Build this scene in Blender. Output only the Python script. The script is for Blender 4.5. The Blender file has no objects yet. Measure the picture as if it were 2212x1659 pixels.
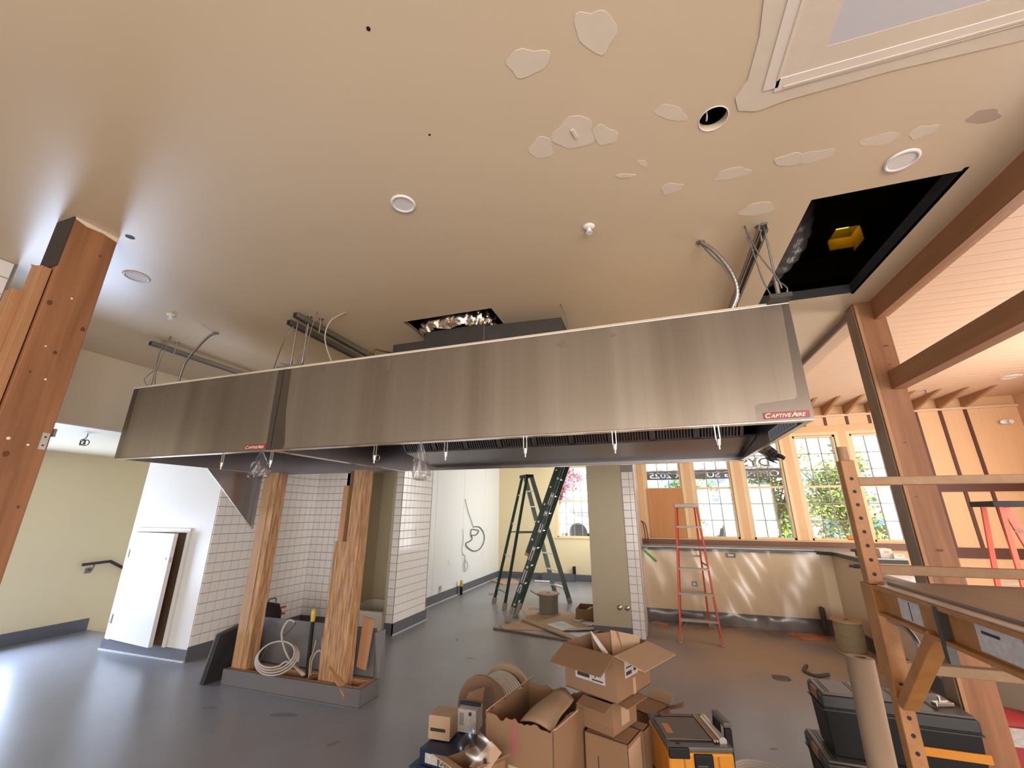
import bpy, math, random
from mathutils import Vector, Matrix
random.seed(7)
S = bpy.context.scene
COL = S.collection
# ------------------------------------------------------------------ camera
YAW, PIT, ROL = -0.3184, 0.30376, 0.00188
cam_d = bpy.data.cameras.new('camera'); cam = bpy.data.objects.new('camera', cam_d); COL.objects.link(cam)
_f = Vector((math.sin(YAW)*math.cos(PIT), math.cos(YAW)*math.cos(PIT), math.sin(PIT)))
_r = Vector((math.cos(YAW), -math.sin(YAW), 0)); _u = _r.cross(_f)
_r2 = _r*math.cos(ROL)+_u*math.sin(ROL); _u2 = _u*math.cos(ROL)-_r*math.sin(ROL)
cam.matrix_world = Matrix(((_r2.x,_u2.x,-_f.x,0),(_r2.y,_u2.y,-_f.y,0),(_r2.z,_u2.z,-_f.z,1.6),(0,0,0,1)))
cam_d.sensor_width = 36; cam_d.lens = 883.74/2212*36; cam_d.clip_start = 0.05; cam_d.clip_end = 300
S.camera = cam
# ------------------------------------------------------------------ world, sun, daylight, fill lamps
w = bpy.data.worlds.new('sky'); S.world = w; w.use_nodes = True
nt = w.node_tree; bg = nt.nodes['Background']
sky = nt.nodes.new('ShaderNodeTexSky'); sky.sky_type = 'PREETHAM'; sky.turbidity = 4
sky.sun_direction = (0.75, -0.25, 0.70)
mixn = nt.nodes.new('ShaderNodeMixRGB'); mixn.inputs[0].default_value = 0.75; mixn.inputs[2].default_value = (0.95, 0.97, 1.0, 1)
nt.links.new(sky.outputs[0], mixn.inputs[1]); nt.links.new(mixn.outputs[0], bg.inputs[0]); bg.inputs[1].default_value = 1.75
sd = bpy.data.lights.new('sun', 'SUN'); sd.energy = 11.0; sd.angle = 0.02; sd.color = (1, 0.95, 0.86)
so = bpy.data.objects.new('sun', sd); COL.objects.link(so)
so.rotation_euler = Vector((-0.75, 0.25, -0.70)).to_track_quat('-Z', 'Y').to_euler()
def area(name, loc, d, sx, sy, power, col=(1, 1, 1), spread=math.pi):
    l = bpy.data.lights.new(name, 'AREA'); l.shape = 'RECTANGLE'; l.size = sx; l.size_y = sy; l.energy = power; l.color = col; l.spread = spread
    o = bpy.data.objects.new(name, l); COL.objects.link(o); o.location = loc
    o.rotation_euler = Vector(d).to_track_quat('-Z', 'Z').to_euler(); return o
# daylight at the left side door; the other area lamps are unseen added fill
area('fill_behind_camera', (-2.2, -3.30, 1.35), (0, 1, 0), 1.3, 2.3, 23, (1, 0.97, 0.93))  # this row is added fill before the solid front wall, no openings there
area('fill_behind_camera.001', (-0.3, -3.30, 1.35), (0, 1, 0), 1.3, 2.3, 23, (1, 0.97, 0.93))
area('fill_behind_camera.002', (1.7, -3.30, 1.35), (0, 1, 0), 1.4, 2.3, 92, (1, 0.96, 0.92))
area('fill_behind_camera.003', (-5.9, -3.30, 1.2), (0, 1, 0), 2.6, 2.1, 60, (1.0, 0.96, 0.92))
area('daylight_side_door', (-7.62, 2.85, 0.85), (1, 0, 0), 0.9, 1.5, 62, (0.58, 0.73, 1.0))
area('fill_dining_side', (5.2, 4.7, 1.6), (-1, 0, 0), 4.8, 2.0, 165, (1, 0.95, 0.9))  # added lamp by the solid right wall, brightens planks and bar
area('fill_dining_front', (3.5, -3.30, 1.6), (0, 1, 0), 2.2, 2.2, 125, (1, 0.95, 0.9))  # added lamp by the solid front wall, brightens the battened panels
area('fill_back_room', (-0.93, 9.4, 1.8), (-1, 0, 0), 2.2, 1.8, 46, (0.96, 0.98, 1.0))  # added lamp on the closed inner wall, brightens the ladder room
S.view_settings.view_transform = 'Standard'; S.view_settings.look = 'None'; S.view_settings.gamma = 1
S.view_settings.use_curve_mapping = False; S.view_settings.exposure = 0.74

# ------------------------------------------------------------------ materials
MATS = {}
def M(name, col, rough=0.5, metal=0.0, var=None, bump=None, col2=None, spec=None, aniso=None, coat=None, trans=None):
    """var=(scale, (sx,sy,sz), contrast): noise mix between col and col2; bump=(scale, strength, (sx,sy,sz))"""
    if name in MATS: return MATS[name]
    m = bpy.data.materials.new(name); m.use_nodes = True; t = m.node_tree; b = t.nodes['Principled BSDF']
    b.inputs['Base Color'].default_value = (*col, 1); b.inputs['Roughness'].default_value = rough; b.inputs['Metallic'].default_value = metal
    if spec is not None: b.inputs['Specular IOR Level'].default_value = spec
    if coat: b.inputs['Coat Weight'].default_value = coat
    if aniso: b.inputs['Anisotropic'].default_value = aniso
    if trans: b.inputs['Transmission Weight'].default_value = trans
    def coords(sc):
        tc = t.nodes.new('ShaderNodeTexCoord'); mp = t.nodes.new('ShaderNodeMapping'); mp.inputs['Scale'].default_value = sc
        t.links.new(tc.outputs['Object'], mp.inputs['Vector']); return mp.outputs[0]
    if var:
        sc, st, con = var
        n = t.nodes.new('ShaderNodeTexNoise'); n.inputs['Scale'].default_value = sc; n.inputs['Detail'].default_value = 6; n.inputs['Roughness'].default_value = 0.6
        t.links.new(coords(st), n.inputs['Vector'])
        r = t.nodes.new('ShaderNodeValToRGB'); r.color_ramp.elements[0].position = 0.5-0.5/con; r.color_ramp.elements[1].position = 0.5+0.5/con
        c2 = col2 or tuple(c*0.75 for c in col)
        r.color_ramp.elements[0].color = (*c2, 1); r.color_ramp.elements[1].color = (*col, 1)
        t.links.new(n.outputs[0], r.inputs[0]); t.links.new(r.outputs[0], b.inputs['Base Color'])
    if bump:
        sc, strn, st = bump
        n2 = t.nodes.new('ShaderNodeTexNoise'); n2.inputs['Scale'].default_value = sc; n2.inputs['Detail'].default_value = 5
        t.links.new(coords(st), n2.inputs['Vector'])
        bp = t.nodes.new('ShaderNodeBump'); bp.inputs['Strength'].default_value = strn; bp.inputs['Distance'].default_value = 0.01
        t.links.new(n2.outputs[0], bp.inputs['Height']); t.links.new(bp.outputs[0], b.inputs['Normal'])
    MATS[name] = m; return m
def clear(name, col, fac, rough=0.05, fres=None):
    """thin clear sheet: transparent + glossy"""
    m = bpy.data.materials.new(name); m.use_nodes = True; t = m.node_tree; t.nodes.clear()
    o = t.nodes.new('ShaderNodeOutputMaterial'); a = t.nodes.new('ShaderNodeBsdfTransparent'); g = t.nodes.new('ShaderNodeBsdfGlossy'); x = t.nodes.new('ShaderNodeMixShader')
    a.inputs[0].default_value = (*col, 1); g.inputs['Roughness'].default_value = rough
    x.inputs[0].default_value = fac
    if fres:
        lw = t.nodes.new('ShaderNodeLayerWeight'); lw.inputs[0].default_value = fres; t.links.new(lw.outputs['Facing'], x.inputs[0])
    t.links.new(a.outputs[0], x.inputs[1]); t.links.new(g.outputs[0], x.inputs[2]); t.links.new(x.outputs[0], o.inputs[0])
    MATS[name] = m; return m
def wood(name, a, b, axis, rough=0.6, scale=3.0, con=2.2, bump=0.15):
    st = [9.0, 9.0, 9.0]; st[axis] = 0.55
    return M(name, a, rough, 0, (scale, tuple(st), con), (scale*3, bump, tuple(st)), b)
concrete = M('concrete', (0.262, 0.270, 0.305), 0.34, 0, (0.9, (1, 1, 1), 2.2), (14, 0.05, (1, 1, 1)), (0.21, 0.215, 0.24))
def add_dust(m):
    """tan drywall dust trodden over the slab near the bar"""
    t = m.node_tree; b = t.nodes['Principled BSDF']; src = b.inputs['Base Color'].links[0].from_socket
    tc = t.nodes.new('ShaderNodeTexCoord'); sp = t.nodes.new('ShaderNodeSeparateXYZ'); t.links.new(tc.outputs['Object'], sp.inputs[0])
    n = t.nodes.new('ShaderNodeTexNoise'); n.inputs['Scale'].default_value = 0.9; n.inputs['Detail'].default_value = 5; t.links.new(tc.outputs['Object'], n.inputs['Vector'])
    def mr(sock, a, c):
        q = t.nodes.new('ShaderNodeMapRange'); q.inputs[1].default_value = a; q.inputs[2].default_value = c; q.interpolation_type = 'SMOOTHSTEP'; t.links.new(sock, q.inputs[0]); return q.outputs[0]
    def mt(op, x, y):
        q = t.nodes.new('ShaderNodeMath'); q.operation = op
        for i, v in enumerate((x, y)):
            if hasattr(v, 'links'): t.links.new(v, q.inputs[i])
            else: q.inputs[i].default_value = v
        return q.outputs[0]
    f = mt('MULTIPLY', mr(sp.outputs[0], -0.6, 0.5), mr(sp.outputs[1], 4.2, 6.0)); f = mt('MULTIPLY', f, mr(n.outputs[0], 0.25, 0.55)); f = mt('MULTIPLY', f, 0.9)
    x = t.nodes.new('ShaderNodeMixRGB'); t.links.new(f, x.inputs[0]); t.links.new(src, x.inputs[1]); x.inputs[2].default_value = (0.45, 0.35, 0.26, 1); t.links.new(x.outputs[0], b.inputs['Base Color'])
    r = t.nodes.new('ShaderNodeMapRange'); r.inputs[3].default_value = 0.33; r.inputs[4].default_value = 0.6; t.links.new(f, r.inputs[0]); t.links.new(r.outputs[0], b.inputs['Roughness'])
add_dust(concrete)
paint_ceil = M('ceiling_paint', (0.72, 0.575, 0.40), 0.33, 0, (0.7, (1, 1, 1), 1.6), (30, 0.02, (1, 1, 1)), (0.68, 0.535, 0.365))
mud = M('joint_compound', (0.755, 0.64, 0.505), 0.7, 0, (9, (1, 1, 1), 1.5), (25, 0.15, (1, 1, 1)), (0.71, 0.595, 0.465))
board_new = M('new_drywall', (0.62, 0.585, 0.60), 0.75)
cream = M('cream_paint', (0.80, 0.68, 0.43), 0.45, 0, (0.8, (1, 1, 1), 1.6), (40, 0.02, (1, 1, 1)), (0.76, 0.64, 0.40))
cream_dk = M('soffit_paint', (0.80, 0.70, 0.52), 0.5)
olive = M('olive_paint', (0.50, 0.43, 0.29), 0.5)
sage = M('tan_green_paint', (0.45, 0.395, 0.275), 0.45)
white_wall = M('white_paint', (0.80, 0.775, 0.745), 0.35, 0, (0.8, (1, 1, 1), 1.4), None, (0.76, 0.735, 0.70))
frp = M('white_wall_panel', (0.80, 0.81, 0.80), 0.28)
white_trim = M('white_trim', (0.82, 0.80, 0.77), 0.4)
tile_m = M('glazed_tile', (0.86, 0.84, 0.82), 0.12, 0, (1.2, (1, 1, 1), 1.4), None, (0.81, 0.785, 0.765))
grout = M('grout', (0.30, 0.27, 0.25), 0.9)
base_m = M('rubber_base', (0.115, 0.115, 0.135), 0.45)
fir = wood('fir_post', (0.365, 0.165, 0.072), (0.19, 0.074, 0.030), 2, 0.55, 1.6, 2.4)
fir_y = wood('fir_beam', (0.44, 0.215, 0.10), (0.31, 0.14, 0.062), 1, 0.55, 2.2, 1.8)
fir_light = wood('fir_strip', (0.50, 0.27, 0.135), (0.36, 0.175, 0.08), 2, 0.6, 3, 1.8)
psl = M('strand_lumber', (0.60, 0.355, 0.18), 0.75, 0, (11, (5, 5, 0.42), 3.2), (30, 0.5, (5, 5, 0.4)), (0.26, 0.125, 0.055))
psl_side = M('strand_lumber_edge', (0.52, 0.33, 0.19), 0.75, 0, (9, (5, 5, 0.3), 2.2), (30, 0.4, (5, 5, 0.3)), (0.36, 0.20, 0.10))
black_paint = M('black_coating', (0.03, 0.027, 0.024), 0.6, 0, (12, (1, 1, 1), 1.5), None, (0.05, 0.04, 0.035))
slat_m = wood('pine_plank', (0.80, 0.58, 0.42), (0.72, 0.49, 0.34), 0, 0.5, 2.0, 1.6, 0.05)
peach = M('peach_trim', (0.72, 0.46, 0.235), 0.45)
ply_panel = wood('siding_panel', (0.84, 0.55, 0.315), (0.76, 0.47, 0.25), 2, 0.6, 2.5, 1.5, 0.05)
batten_m = M('dark_batten', (0.095, 0.03, 0.014), 0.5)
plywood = wood('window_plywood', (0.62, 0.31, 0.12), (0.50, 0.23, 0.08), 2, 0.6, 2.0, 1.6)
glass = clear('window_glass', (0.97, 0.98, 0.98), 0.06)
steel = M('stainless', (0.225, 0.20, 0.175), 0.32, 1.0, None, None, None, None, 0.6)
steel_film = M('film_covered_stainless', (0.36, 0.315, 0.265), 0.44, 0.85, (1.3, (2.4, 1, 0.02), 2.4), None, (0.22, 0.18, 0.14), None, 0.6)  # vertical noise streaks paint soft reflections into the film colour
steel_dk = M('stainless_inside', (0.34, 0.325, 0.33), 0.30, 1.0)
bright_edge = M('polished_edge', (0.85, 0.83, 0.80), 0.2, 1.0)
galv = M('galvanised', (0.48, 0.47, 0.46), 0.42, 1.0, (25, (1, 1, 1), 1.5), None, (0.40, 0.39, 0.385))
galv_dk = M('dull_galvanised', (0.25, 0.24, 0.235), 0.5, 0.9)
sheet_blk = M('dark_sheet_steel', (0.055, 0.05, 0.048), 0.5, 0.5, (6, (1, 1, 1), 1.6), None, (0.085, 0.078, 0.072))
foil = M('foil_wrap', (0.66, 0.58, 0.48), 0.22, 1.0, None, (22, 1.0, (1, 1, 1)))
black = M('black_plastic', (0.010, 0.010, 0.011), 0.55, spec=0.3)
blackish = M('dark_grey_plastic', (0.03, 0.03, 0.032), 0.45)
grey_pl = M('grey_plastic', (0.105, 0.10, 0.097), 0.42)
rubber = M('rubber', (0.03, 0.03, 0.03), 0.8)
white_pl = M('white_plastic', (0.78, 0.75, 0.72), 0.35)
lens_m = M('lamp_lens', (0.80, 0.74, 0.71), 0.5)
red_bg = M('red_badge', (0.32, 0.045, 0.03), 0.4)
white_ink = M('white_ink', (0.82, 0.78, 0.74), 0.6)
grey_ink = M('grey_ink', (0.30, 0.30, 0.31), 0.6)
black_ink = M('black_ink', (0.03, 0.03, 0.03), 0.7)
green_fg = M('green_fibreglass', (0.022, 0.055, 0.042), 0.4)
green_lt = M('green_fibreglass_edge', (0.13, 0.165, 0.14), 0.4)
alum = M('aluminium', (0.66, 0.64, 0.61), 0.35, 1.0)
alum_matte = M('worn_aluminium', (0.42, 0.38, 0.34), 0.55, 0.5)
red_fg = M('red_fibreglass', (0.60, 0.085, 0.04), 0.45)
kraft = M('cardboard', (0.30, 0.172, 0.092), 0.8, 0, (3.0, (1, 1, 1), 1.6), (60, 0.04, (1, 1, 1)), (0.255, 0.143, 0.076))
kraft_in = M('cardboard_inside', (0.26, 0.15, 0.08), 0.85)
kraft_lt = M('pale_cardboard', (0.50, 0.345, 0.225), 0.8, 0, (3.0, (1, 1, 1), 1.5), None, (0.47, 0.32, 0.205))
kraft_paper = M('kraft_paper', (0.33, 0.235, 0.16), 0.8, 0, (4, (1, 1, 0.4), 1.5), None, (0.28, 0.195, 0.13))
label_w = M('paper_label', (0.62, 0.58, 0.55), 0.7, 0, (60, (1, 1, 1), 2.5), None, (0.45, 0.42, 0.40))
paper = M('white_paper', (0.78, 0.76, 0.72), 0.8)
yellow = M('yellow_plastic', (0.66, 0.26, 0.02), 0.4)
scaf = M('scaffold_paint', (0.44, 0.195, 0.05), 0.5, 0, (14, (1, 1, 1), 1.7), (40, 0.2, (1, 1, 1)), (0.27, 0.105, 0.03))
scaf_worn = M('worn_scaffold_paint', (0.38, 0.235, 0.125), 0.6, 0, (18, (1, 1, 1), 1.8), (40, 0.3, (1, 1, 1)), (0.25, 0.145, 0.075))
deck_ply = wood('scaffold_deck', (0.25, 0.19, 0.145), (0.15, 0.105, 0.075), 1, 0.4, 3, 1.8)
yellow_tape = M('yellow_tape', (0.60, 0.42, 0.05), 0.3)
wire_grey = M('grey_cable', (0.42, 0.38, 0.34), 0.5)
wire_dark = M('dark_cable', (0.08, 0.07, 0.06), 0.5)
counter_top = M('stone_counter', (0.52, 0.58, 0.62), 0.12)
counter_edge = M('counter_edge', (0.045, 0.055, 0.050), 0.35)
poly = clear('clear_sheeting', (0.94, 0.92, 0.90), 0.09, 0.25)
bag_m = clear('clear_bag', (0.86, 0.84, 0.84), 0.13, 0.28)
green_tape = M('green_tape', (0.12, 0.42, 0.05), 0.6)
orange_m = M('orange_paper', (0.85, 0.20, 0.06), 0.7)
bag_blk = M('black_nylon', (0.016, 0.012, 0.013), 0.7)
red_m = M('red_fabric', (0.40, 0.04, 0.04), 0.6)
blue_m = M('blue_carton', (0.012, 0.022, 0.07), 0.45)
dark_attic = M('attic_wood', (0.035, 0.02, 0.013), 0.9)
brass = M('brass', (0.55, 0.36, 0.12), 0.35, 1.0)

# ------------------------------------------------------------------ mesh helpers
class MB:
    def __init__(s): s.v = []; s.f = []; s.sm = []
    def add(s, vs, fs, smooth=False):
        n = len(s.v); s.v += [tuple(v) for v in vs]; s.f += [tuple(i+n for i in f) for f in fs]; s.sm += [smooth]*len(fs); return s
    def box(s, x0, x1, y0, y1, z0, z1):
        vs = [(x0,y0,z0),(x1,y0,z0),(x1,y1,z0),(x0,y1,z0),(x0,y0,z1),(x1,y0,z1),(x1,y1,z1),(x0,y1,z1)]
        return s.add(vs, [(0,3,2,1),(4,5,6,7),(0,1,5,4),(1,2,6,5),(2,3,7,6),(3,0,4,7)])
    def hexa(s, a):   # 8 points, bottom loop then top loop
        return s.add(a, [(0,3,2,1),(4,5,6,7),(0,1,5,4),(1,2,6,5),(2,3,7,6),(3,0,4,7)])
    def obox(s, c, ax, ay, az, hx, hy, hz):
        c = Vector(c); ax, ay, az = Vector(ax)*hx, Vector(ay)*hy, Vector(az)*hz
        return s.hexa([c-ax-ay-az, c+ax-ay-az, c+ax+ay-az, c-ax+ay-az, c-ax-ay+az, c+ax-ay+az, c+ax+ay+az, c-ax+ay+az])
    def beam(s, p0, p1, wd, th, side=(1,0,0)):
        p0, p1 = Vector(p0), Vector(p1); d = (p1-p0); L = d.length; d.normalize()
        sd = Vector(side); sd = (sd-d*sd.dot(d)).normalized(); n = d.cross(sd)
        return s.obox((p0+p1)/2, d, sd, n, L/2, wd/2, th/2)
    def cyl(s, p0, p1, r0, r1=None, n=16, caps=True):
        r1 = r0 if r1 is None else r1
        p0, p1 = Vector(p0), Vector(p1); d = (p1-p0).normalized(); a = d.orthogonal().normalized(); b = d.cross(a)
        vs = []
        for p, r in ((p0, r0), (p1, r1)):
            for i in range(n):
                t = 2*math.pi*i/n; vs.append(p+a*math.cos(t)*r+b*math.sin(t)*r)
        s.add(vs, [(i, (i+1) % n, n+(i+1) % n, n+i) for i in range(n)], True)
        if caps: s.add(vs[:n], [tuple(range(n-1, -1, -1))]); s.add(vs[n:], [tuple(range(n))])
        return s
    def tube(s, pts, r, n=8, closed=False):
        P = [Vector(p) for p in pts]; m = len(P); vs = []; a = None
        for i, p in enumerate(P):
            if closed: d = (P[(i+1) % m]-P[i-1])
            else: d = P[min(i+1, m-1)]-P[max(i-1, 0)]
            d.normalize()
            if a is None: a = d.orthogonal().normalized()
            else: a = (a-d*a.dot(d)); a = a.normalized() if a.length > 1e-6 else d.orthogonal().normalized()
            b = d.cross(a); rr = r[i] if isinstance(r, (list, tuple)) else r
            for k in range(n):
                t = 2*math.pi*k/n; vs.append(p+a*math.cos(t)*rr+b*math.sin(t)*rr)
        fs = []
        for i in range(m if closed else m-1):
            j = (i+1) % m
            fs += [(i*n+k, i*n+(k+1) % n, j*n+(k+1) % n, j*n+k) for k in range(n)]
        if not closed: fs += [tuple(range(n-1, -1, -1)), tuple((m-1)*n+k for k in range(n))]
        return s.add(vs, fs, True)
    def prism(s, poly, vec):
        P = [Vector(p) for p in poly]; v = Vector(vec); n = len(P)
        vs = P+[p+v for p in P]
        return s.add(vs, [tuple(range(n-1, -1, -1)), tuple(range(n, 2*n))]+[(i, (i+1) % n, n+(i+1) % n, n+i) for i in range(n)])
    def lathe(s, prof, c, ax=(0,0,1), n=24):   # prof: (radius, height)
        c = Vector(c); d = Vector(ax).normalized(); a = d.orthogonal().normalized(); b = d.cross(a); vs = []
        for r, h in prof:
            for k in range(n):
                t = 2*math.pi*k/n; vs.append(c+d*h+a*math.cos(t)*r+b*math.sin(t)*r)
        fs = [(i*n+k, i*n+(k+1) % n, (i+1)*n+(k+1) % n, (i+1)*n+k) for i in range(len(prof)-1) for k in range(n)]
        return s.add(vs, fs, True)
    def grid(s, fn, nu, nv, smooth=True):
        vs = [fn(i/nu, j/nv) for j in range(nv+1) for i in range(nu+1)]
        return s.add(vs, [(j*(nu+1)+i, j*(nu+1)+i+1, (j+1)*(nu+1)+i+1, (j+1)*(nu+1)+i) for j in range(nv) for i in range(nu)], smooth)
    def build(s, name, mat, parent=None, bev=0, base=None, solid=0, mats=None):
        if parent is not None: o0 = LOC.get(parent.name_full, Vector((0,0,0)))
        elif base is not None: o0 = Vector(base)
        else:
            xs = [v[0] for v in s.v]; ys = [v[1] for v in s.v]; zs = [v[2] for v in s.v]
            o0 = Vector(((min(xs)+max(xs))/2, (min(ys)+max(ys))/2, min(zs)))
        me = bpy.data.meshes.new(name)
        me.from_pydata([(v[0]-o0.x, v[1]-o0.y, v[2]-o0.z) for v in s.v], [], s.f)
        me.polygons.foreach_set('use_smooth', s.sm); me.materials.append(mat); me.update()
        o = bpy.data.objects.new(name, me); COL.objects.link(o)
        if parent is not None: o.parent = parent
        else: o.location = o0
        LOC[o.name_full] = o0
        if bev:
            b = o.modifiers.new('bevel', 'BEVEL'); b.width = bev; b.segments = 2; b.limit_method = 'ANGLE'
        if solid:
            b = o.modifiers.new('solidify', 'SOLIDIFY'); b.thickness = solid; b.offset = 0
        return o
LOC = {}
def thing(name, label, cat, loc, group=None):
    o = bpy.data.objects.new(name, None); COL.objects.link(o); o.location = loc; o.empty_display_size = 0.1
    LOC[o.name_full] = Vector(loc); o['label'] = label; o['category'] = cat
    if group: o['group'] = group
    return o
def tag(o, label, cat, group=None, kind=None):
    o['label'] = label; o['category'] = cat
    if group: o['group'] = group
    if kind: o['kind'] = kind
    return o
def struct(o, label=None, cat=None):
    o['kind'] = 'structure'
    if label: o['label'] = label
    if cat: o['category'] = cat
    return o
def sroot(name, loc, label, cat):
    o = bpy.data.objects.new(name, None); COL.objects.link(o); o.location = loc; o.empty_display_size = 0.1
    LOC[o.name_full] = Vector(loc); return struct(o, label, cat)
def inst(name, me, parent, world_loc, rot=None):
    o = bpy.data.objects.new(name, me); COL.objects.link(o); o.parent = parent
    o.location = Vector(world_loc)-LOC[parent.name_full]; LOC[o.name_full] = LOC[parent.name_full]
    if rot: o.rotation_euler = rot
    return o
def mesh(name, mb, mat):
    me = bpy.data.meshes.new(name); me.from_pydata(mb.v, [], mb.f); me.polygons.foreach_set('use_smooth', mb.sm); me.materials.append(mat); me.update(); return me
def boxo(name, mat, b, parent=None, bev=0): return MB().box(*b).build(name, mat, parent, bev)
def text_mb(body, size, depth=0.001, shear=0.0):
    cu = bpy.data.curves.new('lettering', 'FONT'); cu.body = body; cu.size = size; cu.extrude = depth; cu.shear = shear; cu.resolution_u = 3
    cu.offset = size*0.012
    ob = bpy.data.objects.new('lettering', cu); COL.objects.link(ob)
    me = bpy.data.meshes.new_from_object(ob); vs = [v.co.copy() for v in me.vertices]; fs = [tuple(p.vertices) for p in me.polygons]
    bpy.data.objects.remove(ob); bpy.data.curves.remove(cu); bpy.data.meshes.remove(me); return vs, fs
def text_obj(name, body, size, mat, parent, origin, ux, uy, depth=0.001, shear=0.0, fit=None, xoff=0.0):
    """lettering whose local x,y follow the world directions ux, uy from origin"""
    vs, fs = text_mb(body, size, depth, shear)
    if fit:
        x0 = min(v.x for v in vs); x1 = max(v.x for v in vs); k = fit/(x1-x0)
        for v in vs: v.x = (v.x-x0)*k
    ux, uy, o0 = Vector(ux), Vector(uy), Vector(origin); uz = ux.cross(uy)
    mb = MB(); mb.add([o0+ux*(v.x+xoff)+uy*v.y+uz*v.z for v in vs], fs)
    return mb.build(name, mat, parent)
def arc(c, r, a0, a1, n, ux=(1,0,0), uy=(0,1,0)):
    c, ux, uy = Vector(c), Vector(ux), Vector(uy)
    return [c+ux*(r*math.cos(math.radians(a0+(a1-a0)*i/n)))+uy*(r*math.sin(math.radians(a0+(a1-a0)*i/n))) for i in range(n+1)]
def smooth_path(pts, n=6):
    P = [Vector(p) for p in pts]; out = []
    for i in range(len(P)-1):
        p0, p1, p2, p3 = P[max(i-1,0)], P[i], P[i+1], P[min(i+2,len(P)-1)]
        for k in range(n):
            t = k/n; out.append(0.5*((2*p1)+(p2-p0)*t+(2*p0-5*p1+4*p2-p3)*t*t+(3*p1-p0-3*p2+p3)*t**3))
    return out+[P[-1]]
# ================================================================== structure
CZ = 3.10
fl = MB(); fl.box(-7.9, 5.45, -3.6, 4.36, -0.2, 0); fl.box(-6.62, 5.45, 4.36, 11.2, -0.2, 0); fl.box(-7.9, -6.62, 6.0, 11.2, -0.2, 0)
floor = struct(fl.build('floor', concrete, base=(0, 0, 0)), 'smooth grey concrete floor with pale glare and scuffs', 'floor')
for i in range(4):
    boxo('stair_tread', concrete, (-7.75, -6.62, 4.36+0.27*i, 4.64+0.27*i, -0.9, -0.17*(i+1)), floor)
# control joint scars and dark stains on the slab
for (x, y, a, b, r) in [(-3.05, 3.25, 0.11, 0.03, 0.3), (-2.35, 3.02, 0.05, 0.02, 1.0), (-2.15, 5.0, 0.05, 0.02, 0.2), (-1.35, 4.6, 0.03, 0.02, 0.2), (-2.6, 5.6, 0.06, 0.02, 2.0), (0.66, 3.95, 0.03, 0.015, 0.5), (-3.75, 3.15, 0.06, 0.025, 0.4)]:
    n = 12; m = MB()
    ring = [(x+a*(1+0.25*random.random())*math.cos(2*math.pi*k/n)*math.cos(r)-b*math.sin(2*math.pi*k/n)*math.sin(r), y+a*math.cos(2*math.pi*k/n)*math.sin(r)+b*(1+0.4*random.random())*math.sin(2*math.pi*k/n)*math.cos(r), 0.0006) for k in range(n)]
    m.add(ring, [tuple(range(n))]); m.build('stain', M('floor_stain', (0.17, 0.172, 0.19), 0.45), floor)
d = MB(); d.cyl((1.08, 5.46, 0.0), (1.08, 5.46, 0.004), 0.085, n=28); dr = d.build('floor_drain', galv_dk, floor)
g = MB()
for i in range(-3, 4): g.box(1.08+i*0.022-0.005, 1.08+i*0.022+0.005, 5.40, 5.52, 0.004, 0.0055)
g.build('drain_slot', black, dr)
d = MB(); d.cyl((-3.25, 8.7, 0), (-3.25, 8.7, 0.005), 0.11, n=24); d.build('floor_cleanout', galv_dk, floor)
d = MB(); d.cyl((-2.1, 7.65, 0), (-2.1, 7.65, 0.005), 0.11, n=24); d.build('floor_cleanout', galv_dk, floor)

# ---- flat plaster ceiling with the hatch, the duct opening and the round cut-out
xs = [-5.11, -1.82, -1.04, 0.273, 0.473, 0.90, 1.49, 1.67]; ys = [-3.6, 1.33, 1.53, 2.07, 2.64, 3.22, 3.4, 11.2]
def hole(i, j):
    cx, cy = (xs[i]+xs[i+1])/2, (ys[j]+ys[j+1])/2
    if 0.90 < cx < 1.49 and 2.07 < cy < 3.22: return 'h'
    if -1.82 < cx < -1.04 and 2.64 < cy < 3.4: return 'h'
    if 0.273 < cx < 0.473 and 1.33 < cy < 1.53: return 'r'
c = MB(); T = CZ+0.03
for i in range(len(xs)-1):
    for j in range(len(ys)-1):
        k = hole(i, j); x0, x1, y0, y1 = xs[i], xs[i+1], ys[j], ys[j+1]
        if k is None:
            c.add([(x0,y0,CZ),(x0,y1,CZ),(x1,y1,CZ),(x1,y0,CZ)], [(0,1,2,3)]); c.add([(x0,y0,T),(x0,y1,T),(x1,y1,T),(x1,y0,T)], [(3,2,1,0)])
        elif k == 'r':
            n = 32; cx, cy, r = 0.373, 1.43, 0.053; sq = []; ci = []
            for q in range(n):
                t = 2*math.pi*(q+0.5)/n; a, b = math.cos(t), math.sin(t); m_ = 0.1/max(abs(a), abs(b)); sq.append((cx+a*m_, cy+b*m_)); ci.append((cx+a*r, cy+b*r))
            for corner in [(1,1),(-1,1),(-1,-1),(1,-1)]: pass
            vs = [(p[0],p[1],CZ) for p in sq]+[(p[0],p[1],CZ) for p in ci]+[(p[0],p[1],T) for p in ci]+[(p[0],p[1],T) for p in sq]
            c.add(vs, [(q, n+q, n+(q+1)%n, (q+1)%n) for q in range(n)]+[(n+q, 2*n+q, 2*n+(q+1)%n, n+(q+1)%n) for q in range(n)]+[(2*n+q, 3*n+q, 3*n+(q+1)%n, 2*n+(q+1)%n) for q in range(n)])
            # square corners missed by the fan
            for sx, sy in ((1,1),(-1,1),(-1,-1),(1,-1)):
                pts = sorted([p for p in sq if (p[0]-cx)*sx > 0 and (p[1]-cy)*sy > 0], key=lambda p: -max(abs(p[0]-cx)+abs(p[1]-cy), 0))[:2]
                c.add([(cx+0.1*sx, cy+0.1*sy, CZ), (*pts[0], CZ), (*pts[1], CZ)], [(0,1,2)])
ceil = struct(c.build('ceiling', paint_ceil, base=(0, 0, CZ)), 'tan painted drywall ceiling with pale joint compound patches', 'ceiling')
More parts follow.
